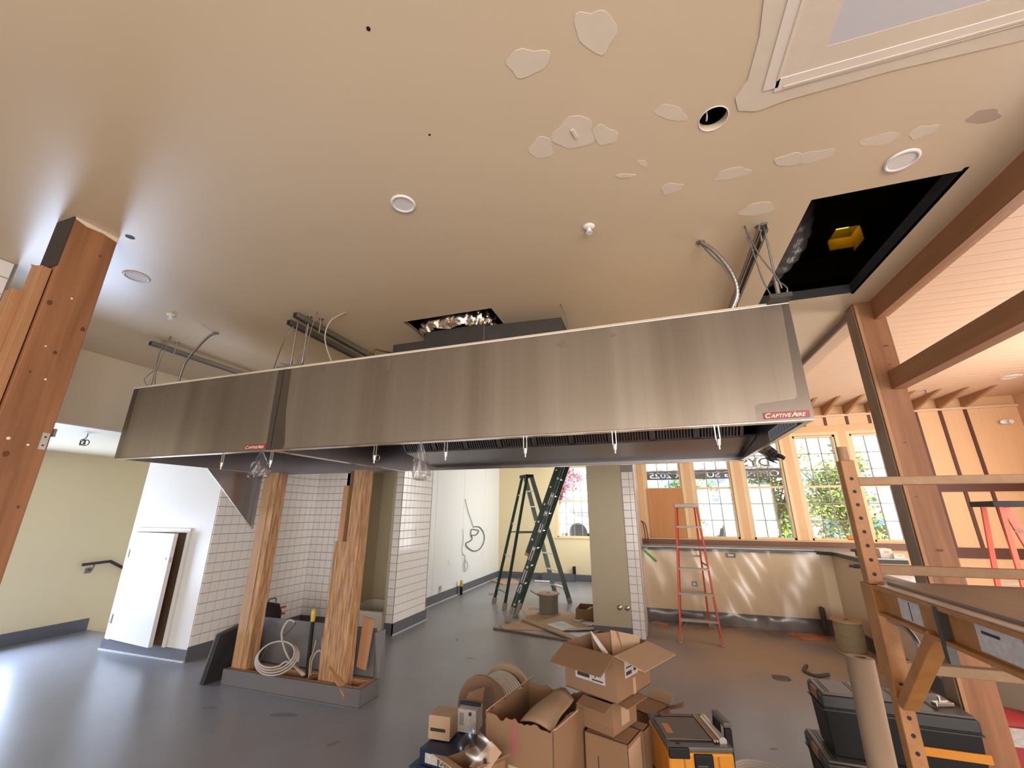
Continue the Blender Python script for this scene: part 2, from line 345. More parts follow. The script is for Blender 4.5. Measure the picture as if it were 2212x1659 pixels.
# hatch lining and duct opening lining
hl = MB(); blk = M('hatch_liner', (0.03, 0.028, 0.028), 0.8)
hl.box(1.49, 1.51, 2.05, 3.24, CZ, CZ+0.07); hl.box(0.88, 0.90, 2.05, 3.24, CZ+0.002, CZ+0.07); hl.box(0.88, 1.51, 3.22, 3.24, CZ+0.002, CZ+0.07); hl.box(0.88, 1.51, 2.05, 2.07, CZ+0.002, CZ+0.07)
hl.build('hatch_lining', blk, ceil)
# joint compound patches, each its own thin skim
def patch(pts_c, rx, ry, rot, mat=mud, z=CZ, wob=0.22, n=26, name='joint_compound_patch', th=0.0015):
    x, y = pts_c; ring = []
    ph = random.random()*6
    for k in range(n):
        t = 2*math.pi*k/n; q = 1+wob*(0.5*math.sin(3*t+ph)+0.35*math.sin(5*t+2*ph)+0.3*(random.random()-0.5))
        a, b = rx*q*math.cos(t), ry*q*math.sin(t); ring.append((x+a*math.cos(rot)-b*math.sin(rot), y+a*math.sin(rot)+b*math.cos(rot), z-th))
    return MB().prism(ring, (0, 0, th)).build(name, mat, ceil)
for (x, y, rx, ry, rot) in [(-0.272, 0.993, .075, .045, .1), (-0.033, 0.969, .075, .055, .9), (-0.167, 1.322, .085, .075, .3), (-0.313, 1.351, .05, .055, .2), (-0.046, 1.371, .06, .038, .9),
        (0.211, 1.35, .07, .028, .65), (0.493, 1.761, .075, .035, .1), (0.228, 1.769, .05, .035, .2), (0.72, 1.752, .06, .035, .25), (0.82, 1.765, .075, .033, .08), (1.051, 1.753, .07, .03, .1), (0.657, 2.06, .08, .05, .2), (0.3, 0.90, .07, .05, 0.3), (1.2, 1.76, .05, .03, .1), (0.02, 1.62, .045, .012, .3), (0.10, 1.57, .03, .012, .9)]:
    patch((x, y), rx, ry, rot, th=0.0006+0.00015*(int(abs(x)*1000) % 7))
patch((1.39, 1.75), .06, .03, .4, M('dull_patch', (0.50, 0.37, 0.27), 0.6))
m = MB(); m.beam((-0.172, 1.30, CZ-0.003), (-0.160, 1.345, CZ-0.003), 0.012, 0.006, (1, 0, 0)); m.build('compound_ridge', mud, ceil)
# the new drywall infill with its taped seams
m = MB(); m.prism([(0.66, -0.4, CZ-0.002), (1.55, -0.4, CZ-0.002), (1.55, 1.30, CZ-0.002), (0.60, 1.30, CZ-0.002)], (0, 0, 0.002)); m.build('new_drywall_infill', board_new, ceil)
def skim(pts, th, mat, name):
    m = MB(); m.prism([(a, b, CZ-th) for a, b in pts], (0, 0, th)); return m.build(name, mat, ceil)
edge = []
for k in range(16): edge.append((0.46+0.02*math.sin(k*1.7)+0.01*math.sin(k*4.1)+0.02*(k/15), -0.4+1.55*k/15))
skim(edge+[(0.47, 1.30), (0.44, 1.36), (0.46, 1.42), (0.53, 1.445), (0.62, 1.43), (0.95, 1.42), (1.30, 1.435), (1.56, 1.43), (1.56, 1.26), (0.70, 1.255), (0.70, -0.4)], 0.003, mud, 'joint_compound_patch')
m = MB(); m.beam((0.575, 0.2, CZ-0.0045), (0.555, 1.36, CZ-0.0045), 0.05, 0.003, (1, 0, 0)); m.build('seam_tape', M('seam_tape', (0.80, 0.70, 0.60), 0.7), ceil)
m = MB(); m.beam((0.57, 1.352, CZ-0.0045), (1.56, 1.345, CZ-0.0045), 0.05, 0.003, (0, 1, 0)); m.build('seam_tape', MATS['seam_tape'], ceil)
m = MB(); m.beam((0.60, 1.365, CZ-0.0065), (1.56, 1.352, CZ-0.0065), 0.008, 0.004, (0, 1, 0)); m.beam((0.585, 0.7, CZ-0.0065), (0.572, 1.33, CZ-0.0065), 0.006, 0.004, (1, 0, 0)); m.build('tape_ridge', mud, ceil)
for (x, y, r) in [(-0.735, 0.731, .007), (-0.74, 1.142, .005), (-2.70, 1.20, .022), (-3.62, 1.20, .012)]:
    m = MB(); m.cyl((x, y, CZ-0.001), (x, y, CZ), r, n=12); m.build('screw_hole', black, ceil)
# rim of the round cut-out and the loose wire in it
m = MB(); m.tube(arc((0.373, 1.43, CZ-0.001), 0.054, 0, 360, 32)[:-1], 0.0018, 6, True); m.build('cut_rim', white_trim, ceil)
m = MB(); m.tube(smooth_path([(0.345, 1.39, CZ+0.05), (0.35, 1.42, CZ+0.012), (0.352, 1.45, CZ+0.02), (0.36, 1.47, CZ+0.07)]), 0.003, 6); m.build('loose_wire', white_pl, ceil)

# ---- attic
attic = sroot('ceiling_attic', (0, 2, 4.2), 'dark roof framing seen through the ceiling hatch', 'ceiling')
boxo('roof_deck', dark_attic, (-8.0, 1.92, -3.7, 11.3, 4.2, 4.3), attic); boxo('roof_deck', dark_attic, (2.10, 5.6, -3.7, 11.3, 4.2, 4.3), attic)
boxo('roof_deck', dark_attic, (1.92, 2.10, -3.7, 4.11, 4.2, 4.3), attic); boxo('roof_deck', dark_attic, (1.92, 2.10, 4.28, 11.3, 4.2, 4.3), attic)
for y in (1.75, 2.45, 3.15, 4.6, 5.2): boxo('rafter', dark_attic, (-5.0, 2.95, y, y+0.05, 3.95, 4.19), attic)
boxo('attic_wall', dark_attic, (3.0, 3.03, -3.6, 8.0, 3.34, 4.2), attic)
ap = M('amber_roof_panel', (0.8, 0.55, 0.05), 0.6); b_ = ap.node_tree
tr = b_.nodes.new('ShaderNodeBsdfTranslucent'); tr.inputs[0].default_value = (1.0, 0.78, 0.08, 1); b_.links.new(tr.outputs[0], b_.nodes['Material Output'].inputs[0])
boxo('roof_light_panel', ap, (1.91, 2.11, 4.10, 4.29, 4.305, 4.31), attic)
m = MB(); m.box(2.10, 2.12, 4.09, 4.30, 4.04, 4.2); m.box(1.90, 2.12, 4.28, 4.30, 4.08, 4.2); m.build('curb_board', M('attic_curb', (0.30, 0.17, 0.09), 0.8), attic)
m = MB(); pts = smooth_path([(0.72, 3.40, 3.36), (0.92, 3.16, 3.36), (1.04, 2.92, 3.44), (1.02, 2.66, 3.62), (0.86, 2.45, 3.8)], 14)
m.tube(pts, [0.155+0.007*math.sin(i*1.9) for i in range(len(pts))], 20)
tag(m.build('flexible_duct', M('black_duct_jacket', (0.12, 0.11, 0.105), 0.25, 0.3, None, (25, 0.8, (1, 1, 1)))), 'crinkled black flexible duct hanging inside the ceiling hatch', 'duct')

# ---- walls
def wall(name, mat, boxes, label):
    m = MB()
    for b in boxes: m.box(*b)
    return struct(m.build(name, mat), label, 'wall')
wall('wall_front', cream, [(-7.9, 5.45, -3.7, -3.55, 0, 4.2)], 'cream wall behind the viewpoint')
wall('wall_right', M('salmon_wall', (0.70, 0.43, 0.26), 0.6), [(5.30, 5.45, -3.55, 8.15, 0, 4.2)], 'warm salmon side wall of the dining room')
wall('wall_stair', cream, [(-7.9, -7.75, -3.55, 6.1, -1.2, 4.2), (-7.75, -6.5, 6.0, 6.1, -1.2, 4.2)], 'cream stair wall at the far left with a short dark handrail')
wall('wall_left_bulkhead', cream_dk, [(-5.25, -5.11, -3.55, 3.88, 2.38, 3.13), (-7.75, -5.25, -3.55, 6.0, 2.38, 2.42), (-5.25, -5.0, 3.88, 11.0, 3.09, 3.13)], 'cream bulkhead above the left alcove')
m = MB(); m.box(-5.115, -5.10, 1.72, 3.88, 2.372, 2.388); struct(m.build('trim_1', white_trim), 'white bead along the lower edge of the bulkhead', 'trim')
wdoor = wall('wall_left_door', white_wall, [(-6.55, -5.2505, 3.88, 4.02, 0.0, 2.42), (-5.2505, -5.1125, 3.878, 3.885, 0.0, 2.42), (-6.55, -6.42, 4.02, 6.0, 0, 2.42)], 'white painted wall holding the small access door')
wall('wall_near_left', grout, [(-3.86, -3.71, -3.55, 1.16, 0, CZ)], 'tiled wall end at the far left edge')
wt = wall('wall_left_tile', grout, [(-5.25, -5.112, 3.8855, 5.65, 0, CZ)], 'wall of square off-white tiles behind the raw posts')
wb = wall('wall_nook_back', grout, [(-5.25, -4.5, 5.502, 5.65, 0, CZ)], 'short tiled return wall beside the mop sink nook')
wall('wall_nook', olive, [(-4.62, -4.5, 5.502, 6.4, 0, CZ), (-4.62, -3.64, 6.35, 6.5, 0, CZ), (-3.70, -3.645, 5.52, 6.4, 0, CZ)], 'olive painted walls of the mop sink nook')
wc = wall('wall_column_left', grout, [(-3.645, -3.527, 5.492, 6.39, 0, CZ)], 'tiled wall end between mop sink and ladder room')
wl = wall('wall_ladder_room_left', frp, [(-4.1, -3.95, 6.4, 11.0, 0, CZ)], 'glossy white panelled wall of the ladder room')
# panel seam strips
for y in (7.36, 8.62, 9.84): boxo('panel_strip', white_trim, (-3.95, -3.946, y-0.012, y+0.012, 0.15, CZ), wl)
WX0, WX1 = -2.36, -1.50
wall('wall_ladder_room_back', cream, [(-4.1, WX0, 10.88, 11.05, 0, CZ), (WX1, -0.9, 10.88, 11.05, 0, CZ), (WX0, WX1, 10.88, 11.05, 0, 1.0), (WX0, WX1, 10.88, 11.05, 2.75, CZ)], 'cream end wall of the ladder room')
wcr = wall('wall_column_right', sage, [(-0.915, -0.409, 6.40, 6.55, 0, CZ), (-0.915, -0.80, 6.55, 11.0, 0, CZ)], 'tan green painted wall end right of the ladders')
wtr = wall('wall_tile_right', grout, [(-0.409, -0.233, 6.402, 6.55, 0, CZ)], 'narrow tiled strip beside the red stepladder')
wall('wall_jamb_right', white_wall, [(-0.409, -0.225, 6.55, 8.0, 0, CZ)], 'bright white return wall left of the bar')
# tiles
TS, TG = 0.1087, 0.0052
def tile_mesh(axis):
    h = (TS-TG)/2; e = 0.003; t = 0.006
    b = [(-h,-h),(h,-h),(h,h),(-h,h)]; k = (h-e)/h
    if axis == 'x': vs = [(0,p,q) for p,q in b]+[(t,p*k,q*k) for p,q in b]
    else: vs = [(p,0,q) for p,q in b]+[(p*k,-t,q*k) for p,q in b]
    m = MB(); m.add(vs, [(4,5,6,7),(0,1,5,4),(1,2,6,5),(2,3,7,6),(3,0,4,7)] if axis == 'x' else [(7,6,5,4)[::-1],(0,1,5,4),(1,2,6,5),(2,3,7,6),(3,0,4,7)])
    return mesh('tile', m, tile_m)
tmx, tmy = tile_mesh('x'), tile_mesh('y')
def tiles_x(parent, x, y0, ny, z0, nz):
    for j in range(nz):
        for i in range(ny): inst('tile', tmx, parent, (x, y0+TS*(i+0.5), z0+TS*(j+0.5)))
def tiles_y(parent, y, x0, nx, z0, nz):
    for j in range(nz):
        for i in range(nx): inst('tile', tmy, parent, (x0+TS*(i+0.5), y, z0+TS*(j+0.5)))
tiles_x(wt, -5.112, 3.885, 15, 0.14, 20)
tiles_y(wb, 5.502, -5.105, 5, 0.14, 20)
tiles_x(wc, -3.527, 5.495, 8, 0.14, 20)
tiles_y(wc, 5.492, -3.642, 1, 0.14, 20)
tiles_y(wtr, 6.402, -0.405, 1, 0.0, 20); 
hm = MB(); h = (TS-TG)/2; hm.box(-0.028, 0.028, -0.005, 0, -h, h); hme = mesh('tile', hm, tile_m)
for j in range(20): inst('tile', hme, wtr, (-0.265, 6.402, TS*(j+0.5)))
wnl = bpy.data.objects['wall_near_left']; wbl = bpy.data.objects['wall_left_bulkhead']
tiles_x(wnl, -3.71, 1.155-4*TS, 4, CZ-6*TS, 6)
tiles_x(wbl, -5.11, 1.20, 5, CZ-6*TS-0.004, 6)
m = MB(); m.box(-3.715, -3.70, 1.157, 1.165, 0.1, CZ); m.build('tile_edge_trim', galv, wnl)
# ---- resilient cove base
def base(name, boxes):
    m = MB()
    for b in boxes: m.box(*b)
    return struct(m.build(name, base_m), 'dark grey cove base', 'baseboard')
base('baseboard_stair', [(-7.75, -7.74, -3.5, 4.34, 0, 0.155)])
base('baseboard_door', [(-6.56, -5.10, 3.865, 3.88, 0, 0.115)])
base('baseboard_tile', [(-5.112, -5.098, 3.87, 5.5, 0, 0.14), (-5.1, -4.5, 5.488, 5.502, 0, 0.14)])
base('baseboard_column', [(-3.65, -3.512, 5.478, 5.492, 0, 0.14), (-3.527, -3.512, 5.478, 6.40, 0, 0.14)])
base('baseboard_ladder_room', [(-3.95, -3.935, 6.5, 10.88, 0, 0.15), (-3.95, -2.75, 10.865, 10.88, 0, 0.15), (-1.95, -0.915, 10.865, 10.88, 0, 0.15), (-2.75, -1.95, 10.70, 10.88, 0, 0.17)])
base('baseboard_right_column', [(-0.92, -0.405, 6.385, 6.40, 0, 0.12)])
m = MB(); m.box(-3.512, -3.50, 5.478, 6.40, 0, 0.012); m.box(-3.935, -3.915, 6.5, 10.86, 0, 0.012); m.box(-6.56, -5.10, 3.845, 3.865, 0, 0.012); struct(m.build('trim_2', M('pale_sealant', (0.62, 0.62, 0.64), 0.5)), 'pale sealant bead along the cove base', 'trim')

# ---- access door in the white wall
dr1 = sroot('door_1', (-5.95, 3.88, 0.115), 'small white access door standing ajar in the white wall', 'door')
m = MB(); m.box(-6.47, -6.42, 3.855, 3.8795, 0.116, 1.35); m.box(-5.50, -5.45, 3.855, 3.8795, 0.116, 1.35); m.box(-6.47, -5.45, 3.855, 3.8795, 1.3505, 1.40); m.build('door_frame', white_trim, dr1)
boxo('recess', M('door_void', (0.16, 0.09, 0.05), 0.8), (-6.42, -5.50, 3.876, 3.879, 0.12, 1.35), dr1)
ang = math.radians(-6); ux = Vector((math.cos(ang), math.sin(ang), 0)); uy = Vector((-ux.y, ux.x, 0)); hp = Vector((-6.42, 3.85, 0))
m = MB(); cc = hp+ux*0.445+uy*(-0.0)+Vector((0, 0, 0.74)); m.obox(cc, ux, uy, (0,0,1), 0.445, 0.022, 0.605); leaf = m.build('door_leaf', white_wall, dr1, 0.002)
m = MB(); e = hp+ux*0.825-uy*0.024+Vector((0,0,1.06)); m.cyl(e, e-uy*0.004, 0.017, n=16); m.build('lock_cylinder', galv_dk, leaf)
m = MB(); e = hp+ux*0.8895+Vector((0,0,1.05)); m.obox(e, ux, uy, (0,0,1), 0.002, 0.012, 0.028); m.build('latch_plate', galv, leaf)
for z in (0.35, 1.09):
    m = MB(); m.box(-6.435, -6.405, 3.815, 3.85, z-0.05, z+0.05); m.build('hinge', galv, dr1)

# ---- wood slat ceiling of the dining room
sc = sroot('ceiling_slat', (3.4, 3, 3.30), 'pale tongue and groove plank ceiling over the dining room', 'ceiling')
boxo('backing', M('plank_gap', (0.34, 0.19, 0.10), 0.8), (1.70, 5.30, -3.55, 8.15, 3.315, 3.34), sc)
pm = MB(); pm.hexa([(-1.8,-0.0655,0.0),(1.8,-0.0655,0.0),(1.8,0.0655,0.0),(-1.8,0.0655,0.0),(-1.8,-0.067,0.015),(1.8,-0.067,0.015),(1.8,0.067,0.015),(-1.8,0.067,0.015)]); pme = mesh('plank', pm, slat_m)
for i in range(52): inst('plank', pme, sc, (3.52, 8.0-0.069-0.138*i, 3.30))
for k in range(8):
    x = 2.86+0.305*(k-1); m = MB(); m.prism([(x-0.02, 7.98, 3.14), (x-0.02, 7.98, 3.299), (x-0.02, 7.25, 3.299)], (0.04, 0, 0)); m.build('lookout', fir_light, sc)
m = MB(); m.box(1.74, 5.3, 7.95, 7.99, 3.12, 3.155); struct(m.build('trim_3', slat_m), 'pale ledger strip under the plank ceiling', 'trim')

# ---- window wall
ww = sroot('wall_window', (2.5, 8.05, 0), 'window wall at the far end with peach casings and battened panels', 'wall')
WN = [(-0.075+0.8075*i, -0.075+0.8075*i+0.60) for i in range(5)]; ZW0, ZW1 = 1.185, 2.83
m = MB(); m.box(-0.41, 5.3, 8.0, 8.15, 0, ZW0); m.box(-0.41, 3.85, 8.0, 8.15, ZW1, 3.30); xx = -0.41
for a, b in WN: m.box(xx, a, 8.0, 8.15, ZW0, ZW1); xx = b
m.box(xx, 5.3, 8.0, 8.15, ZW0, 3.30); m.build('casing', peach, ww)
boxo('upper_wall', peach, (-0.41, 5.3, 8.0, 8.15, 3.30, 4.2), ww)
boxo('sill_board', M('brown_sill', (0.17, 0.085, 0.05), 0.5), (-0.22, 3.85, 7.96, 8.0, 1.07, 1.165), ww)
boxo('stool', peach, (-0.22, 3.85, 7.95, 8.0, 1.165, 1.185), ww, 0.004)
for k in range(9):
    x = 1.945+0.305*k
    if x > 4.75: break
    if x < 3.8: boxo('panel', ply_panel, (x+0.02, x+0.285, 7.985, 8.0, 2.985, 3.12), ww); boxo('batten', batten_m, (x-0.02, x+0.02, 7.975, 8.0, 2.985, 3.12), ww)
bx = [3.85, 4.08, 4.385, 4.69, 5.30]
for (z0, z1) in ((0.0, 0.99), (1.13, 1.90), (2.02, 3.12)):
    for i in range(4): boxo('panel', ply_panel, (bx[i]+0.001, bx[i+1]-0.001, 7.985, 8.0, z0, z1), ww)
for (z0, z1) in ((1.13, 1.90), (2.02, 3.12)):
    for x in bx[1:4]: boxo('batten', batten_m, (x-0.021, x+0.021, 7.970, 7.985, z0, z1), ww)
for (z0, z1) in ((0.99, 1.13), (1.90, 2.02)): boxo('rail_band', batten_m, (3.85, 5.30, 7.965, 7.99, z0, z1), ww)
muntin_m = M('muntin', (0.36, 0.34, 0.32), 0.5); sash_m = M('sash_cream', (0.80, 0.62, 0.36), 0.45)
def window(n, x0, x1, z0, z1, y, cols, rows, label, skip_low=False):
    wd = sroot('window_%d' % n, ((x0+x1)/2, y, z0), label, 'window')
    m = MB(); t = 0.03
    m.box(x0, x0+t, y+0.0, y+0.10, z0, z1); m.box(x1-t, x1, y, y+0.10, z0, z1); m.box(x0, x1, y, y+0.10, z1-t, z1); m.box(x0, x1, y, y+0.10, z0, z0+t); m.build('frame', sash_m, wd)
    m = MB(); c_ = 0.05; m.box(x0-c_, x0, y-0.022, y, z0, z1+c_); m.box(x1, x1+c_, y-0.022, y, z0, z1+c_); m.box(x0, x1, y-0.022, y, z1, z1+c_); m.build('casing', sash_m, wd)
    gx0, gx1, gz0, gz1 = x0+t, x1-t, z0+t, z1-t; zm = (gz0+gz1)/2
    boxo('meeting_rail', sash_m, (gx0, gx1, y+0.03, y+0.07, zm-0.016, zm+0.016), wd)
    W, H = (gx1-gx0)/cols, (gz1-gz0)/rows
    for i in range(1, cols): boxo('muntin', muntin_m, (gx0+W*i-0.006, gx0+W*i+0.006, y+0.04, y+0.06, gz0, gz1), wd)
    for j in range(1, rows):
        if j*2 != rows: boxo('muntin', muntin_m, (gx0, gx1, y+0.04, y+0.06, gz0+H*j-0.006, gz0+H*j+0.006), wd)
    pm = MB(); pm.box(-W/2+0.004, W/2-0.004, -0.002, 0.002, -H/2+0.004, H/2-0.004); me = mesh('pane', pm, glass)
    for i in range(cols):
        for j in range(rows): inst('pane', me, wd, (gx0+W*(i+.5), y+0.05, gz0+H*(j+.5)))
    return wd
lab = ['leftmost bar window with plywood over its lower sash', 'second bar window from the left, behind the red stepladder', 'middle bar window, the green bin showing at its foot', 'fourth bar window from the left beside the scaffold upright', 'rightmost bar window partly hidden by the timber post']
for i, (a, b) in enumerate(WN):
    wd = window(i+1, a, b, ZW0, ZW1, 8.02, 3, 6, lab[i])
    if i == 0: boxo('plywood_cover', plywood, (a+0.005, b-0.005, 7.975, 7.99, ZW0+0.005, 2.01), wd)
window(6, WX0, WX1, 1.0, 2.75, 10.90, 4, 6, 'window in the end wall of the ladder room')
m = MB(); m.box(WX0-0.05, WX1+0.05, 10.84, 10.88, 0.975, 1.0); struct(m.build('trim_4', sash_m, bev=0.003), 'cream sill of the ladder room window', 'trim')
# ================================================================== exhaust hoods
HY0, HY1, HZ0, HZ1 = 2.243, 3.95, 2.022, 2.632
def badge(parent, x0, x1, z0, z1):
    y = HY0-0.004
    b = boxo('badge', red_bg, (x0, x1, y-0.001, y, z0, z1), parent)
    H = z1-z0; cap = H*0.98; x = x0+0.006; mb = MB(); parts = []
    for s_, sz in (('C', 1.0), ('APTIVE', 0.78), ('A', 1.0), ('IRE', 0.78)):
        vs, fs = text_mb(s_, cap*sz, 0.0006, 0.28); xa = min(v.x for v in vs); xb = max(v.x for v in vs); parts.append((vs, fs, xa, xb))
    tot = sum(p[3]-p[2] for p in parts)+3*0.001; k = (x1-x0-0.014)/tot
    for vs, fs, xa, xb in parts:
        mb.add([(x+(v.x-xa)*k, y-0.0012-v.z, z0+H*0.16+v.y) for v in vs], fs); x += (xb-xa)*k-0.0015
    mb.build('badge_lettering', white_ink, b)
def hood(x0, x1, label, ei, cut):
    t = 0.006
    h_ = thing('exhaust_hood', label, 'exhaust hood', ((x0+x1)/2, (HY0+HY1)/2, HZ0), 'stainless hoods hung end to end')
    boxo('front_panel', steel, (x0, x1, HY0, HY0+t, HZ0, HZ1), h_)
    boxo('end_panel', steel_dk, (x0, x0+t, HY0+t, HY1, HZ0, HZ1), h_); boxo('end_panel', steel_dk, (x1-t, x1, HY0+t, HY1, HZ0, HZ1), h_)
    boxo('back_panel', steel_dk, (x0+t, x1-t, HY1-t, HY1, HZ0, HZ1), h_); boxo('top_panel', M('bounce_top_sheet', (0.80, 0.74, 0.64), 0.5), (x0, x1, HY0, HY1, HZ1, HZ1+0.006), h_)  # unseen top panel coloured pale to bounce light onto the ceiling
    m = MB(); m.box(x0, x1, HY0-0.001, HY0+0.05, HZ0-0.004, HZ0); m.box(x0, x0+0.03, HY0+0.05, HY1, HZ0-0.004, HZ0); m.box(x1-0.03, x1, HY0+0.05, HY1, HZ0-0.004, HZ0); m.box(x0, x1, HY1-0.05, HY1, HZ0-0.004, HZ0)
    m.build('bottom_lip', bright_edge, h_)
    m = MB(); m.box(x0-0.002, x1+0.002, HY0-0.004, HY0+0.01, HZ1+0.006, HZ1+0.014); m.build('top_seam_strip', M('pale_strip', (0.62, 0.52, 0.40), 0.6), h_)
    return h_
hA = hood(-4.25, -2.560, 'shorter left stainless hood with a triangular skirt panel below it', 0, 0)
hB = hood(-2.555, 0.765, 'longer right stainless hood with a row of baffle filters inside', 1, 0)
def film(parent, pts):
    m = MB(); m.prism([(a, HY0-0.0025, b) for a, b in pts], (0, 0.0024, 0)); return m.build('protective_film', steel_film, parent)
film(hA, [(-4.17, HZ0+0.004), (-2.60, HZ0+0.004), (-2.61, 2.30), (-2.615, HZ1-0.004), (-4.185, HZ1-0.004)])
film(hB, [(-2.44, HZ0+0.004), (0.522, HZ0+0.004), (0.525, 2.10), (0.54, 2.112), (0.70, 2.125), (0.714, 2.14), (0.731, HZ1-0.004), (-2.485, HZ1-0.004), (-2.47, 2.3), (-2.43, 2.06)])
badge(hA, -2.797, -2.600, 2.031, 2.067); badge(hB, 0.557, 0.749, 2.034, 2.067)
# fingerprints and grime under the upper edge
gm = M('grime', (0.20, 0.165, 0.13), 0.5, 0.4)
for (par, x, z, a, b) in [(hA, -3.3, 2.595, .05, .02), (hA, -3.05, 2.60, .03, .02), (hA, -2.72, 2.575, .03, .04), (hB, -2.2, 2.60, .035, .02), (hB, -2.02, 2.60, .04, .022), (hB, -1.93, 2.59, .03, .03), (hB, -1.63, 2.58, .013, .05), (hB, -1.38, 2.595, .025, .015), (hB, -1.25, 2.57, .01, .012), (hB, -1.1, 2.612, .03, .012), (hB, -0.42, 2.56, .035, .03), (hB, -0.13, 2.575, .02, .012)]:
    n = 14; m = MB(); m.prism([(x+a*(0.75+0.5*random.random())*math.cos(2*math.pi*k/n), HY0-0.0032, z+b*(0.75+0.5*random.random())*math.sin(2*math.pi*k/n)) for k in range(n)], (0, 0.0006, 0)); m.build('grime_mark', gm, par)
# skirt panel under the left hood
m = MB(); m.prism([(-4.25, 3.04, HZ0-0.004), (-4.25, 3.66, HZ0-0.004), (-4.25, 3.66, 1.43)], (0.004, 0, 0)); sk = m.build('skirt_panel', steel_dk, hA)
m = MB(); m.beam((-4.248, 3.035, HZ0-0.004), (-4.248, 3.658, 1.43), 0.012, 0.004, (1, 0, 0)); m.build('folded_edge', bright_edge, sk)
m = MB(); m.box(-4.25, -4.225, 3.655, 3.667, 1.42, HZ0-0.004); m.build('rear_flange', galv_dk, sk)
# interior of the right hood: plenum, baffle filters, stickers
m = MB(); m.hexa([(-2.14, 3.32, 2.125), (0.755, 3.32, 2.125), (0.755, 3.94, 2.05), (-2.14, 3.94, 2.05), (-2.14, 3.32, 2.14), (0.755, 3.32, 2.14), (0.755, 3.94, 2.6), (-2.14, 3.94, 2.6)]); m.build('plenum_box', steel_dk, hB)
fw = 2.80/9
for i in range(9):
    xa = -2.13+fw*i; fr = MB(); p0, p1 = Vector((0, 3.318, 2.128)), Vector((0, 2.95, 2.55)); d_ = (p1-p0).normalized(); nn = Vector((0, d_.z, -d_.y))*-1
    for (a, b) in ((xa, xa+0.022), (xa+fw-0.022, xa+fw)): c_ = Vector(((a+b)/2, 0, 0))+(p0+p1)/2; fr.obox(c_, (1,0,0), d_, nn, (b-a)/2, 0.28, 0.012)
    for pp in (p0+d_*0.008, p1): fr.obox(pp+Vector((xa+fw/2, 0, 0)), (1,0,0), d_, nn, fw/2, 0.008, 0.012)
    fo = fr.build('baffle_filter', steel_dk, hB); s_ = MB(); b_ = MB()
    for k in range(12):
        xx = xa+0.03+(fw-0.06)*(k+0.5)/12; s_.obox(Vector((xx, 0, 0))+(p0+p1)/2+nn*0.004, (1,0,0), d_, nn, 0.0062, 0.275, 0.006)
    b_.obox(Vector((xa+fw/2, 0, 0))+(p0+p1)/2-nn*0.012, (1,0,0), d_, nn, fw/2, 0.28, 0.001)
    s_.build('baffle_slats', steel_dk, fo); b_.build('filter_back', black, fo)
m = MB(); m.box(0.752, 0.757, 2.45, 3.0, 2.035, 2.10); m.box(0.752, 0.757, 2.30, 2.62, 2.105, 2.17); st = m.build('instruction_sticker', label_w, hB)
m = MB()
for i in range(9): m.box(0.7505, 0.752, 2.48+0.055*i, 2.51+0.055*i, 2.045, 2.09)
m.build('printed_lines', grey_ink, st)
m = MB(); m.prism(arc((0.757, 2.30, 2.60), 0.0, 0, 1, 1)[:1]+[(0.757, 2.40, 2.022), (0.757, 2.40, 2.06), (0.757, 3.0, 2.03)], (0.002, 0, 0)); m.build('end_flange', steel_dk, hB)
# hangers under the front lip
for i, (x, par) in enumerate([(-3.076, hA), (-2.595, hA), (-1.71, hB), (-1.19, hB), (-0.675, hB), (-0.165, hB), (0.349, hB)]):
    m = MB(); m.box(x-0.012, x-0.007, 2.295, 2.30, 1.955, 2.03); m.box(x+0.007, x+0.012, 2.295, 2.30, 1.955, 2.03); m.cyl((x, 2.2975, 1.955), (x, 2.2975, 1.925), 0.012, 0.008, 12); m.cyl((x, 2.2975, 1.925), (x, 2.2975, 1.905), 0.005, 0.005, 8)
    m.build('nozzle_drop', alum, par)
    if i in (2,):
        m = MB(); m.tube(arc((x+0.02, 2.30, 1.94), 0.018, 0, 360, 18, (1,0,0), (0,0,1))[:-1], 0.0015, 6, True); m.build('pull_ring', alum, par)
def bag(x, y, z0, z1, w_, label):
    m = MB()
    def fn(u, v):
        t = 2*math.pi*u; r = w_*(0.18+0.95*math.sin(min(v*1.25, 1.0)*math.pi/2))*(1+0.16*math.sin(5*t+7*v)+0.10*math.sin(9*t-11*v))
        if v > 0.97: r *= 0.35
        return (x+r*math.cos(t)+0.012*v, y+0.6*r*math.sin(t), z1-(z1-z0)*v)
    m.grid(fn, 28, 16)
    return tag(m.build('plastic_bag', bag_m), label, 'bag', 'clear bags tied over hood nozzles')
bag(-2.686, 2.29, 1.825, 2.017, 0.066, 'clear plastic bag tied under the left hood below its badge')
bag(-1.36, 2.285, 1.785, 2.017, 0.048, 'clear plastic bag hanging below the right hood near its left end')
m = MB()
rr_ = random.Random(5); nz_ = [[rr_.uniform(-1, 1) for _ in range(40)] for _ in range(40)]
def fn(u, v):
    k = nz_[int(u*18+.5)][int(v*10+.5)]; k2 = nz_[int(v*10+.5)+15][int(u*18+.5)]
    return (0.752+0.07*v+0.016*k*v, 3.02+0.32*u+0.02*k2*v, 2.016-(0.05+0.04*abs(math.sin(5*u+1)))*v+0.012*k2*v)
m.grid(fn, 18, 10, False); tag(m.build('crumpled_film', M('black_film', (0.05, 0.045, 0.04), 0.25), solid=0.002), 'scrap of crumpled dark film hanging past the hood right end', 'film')
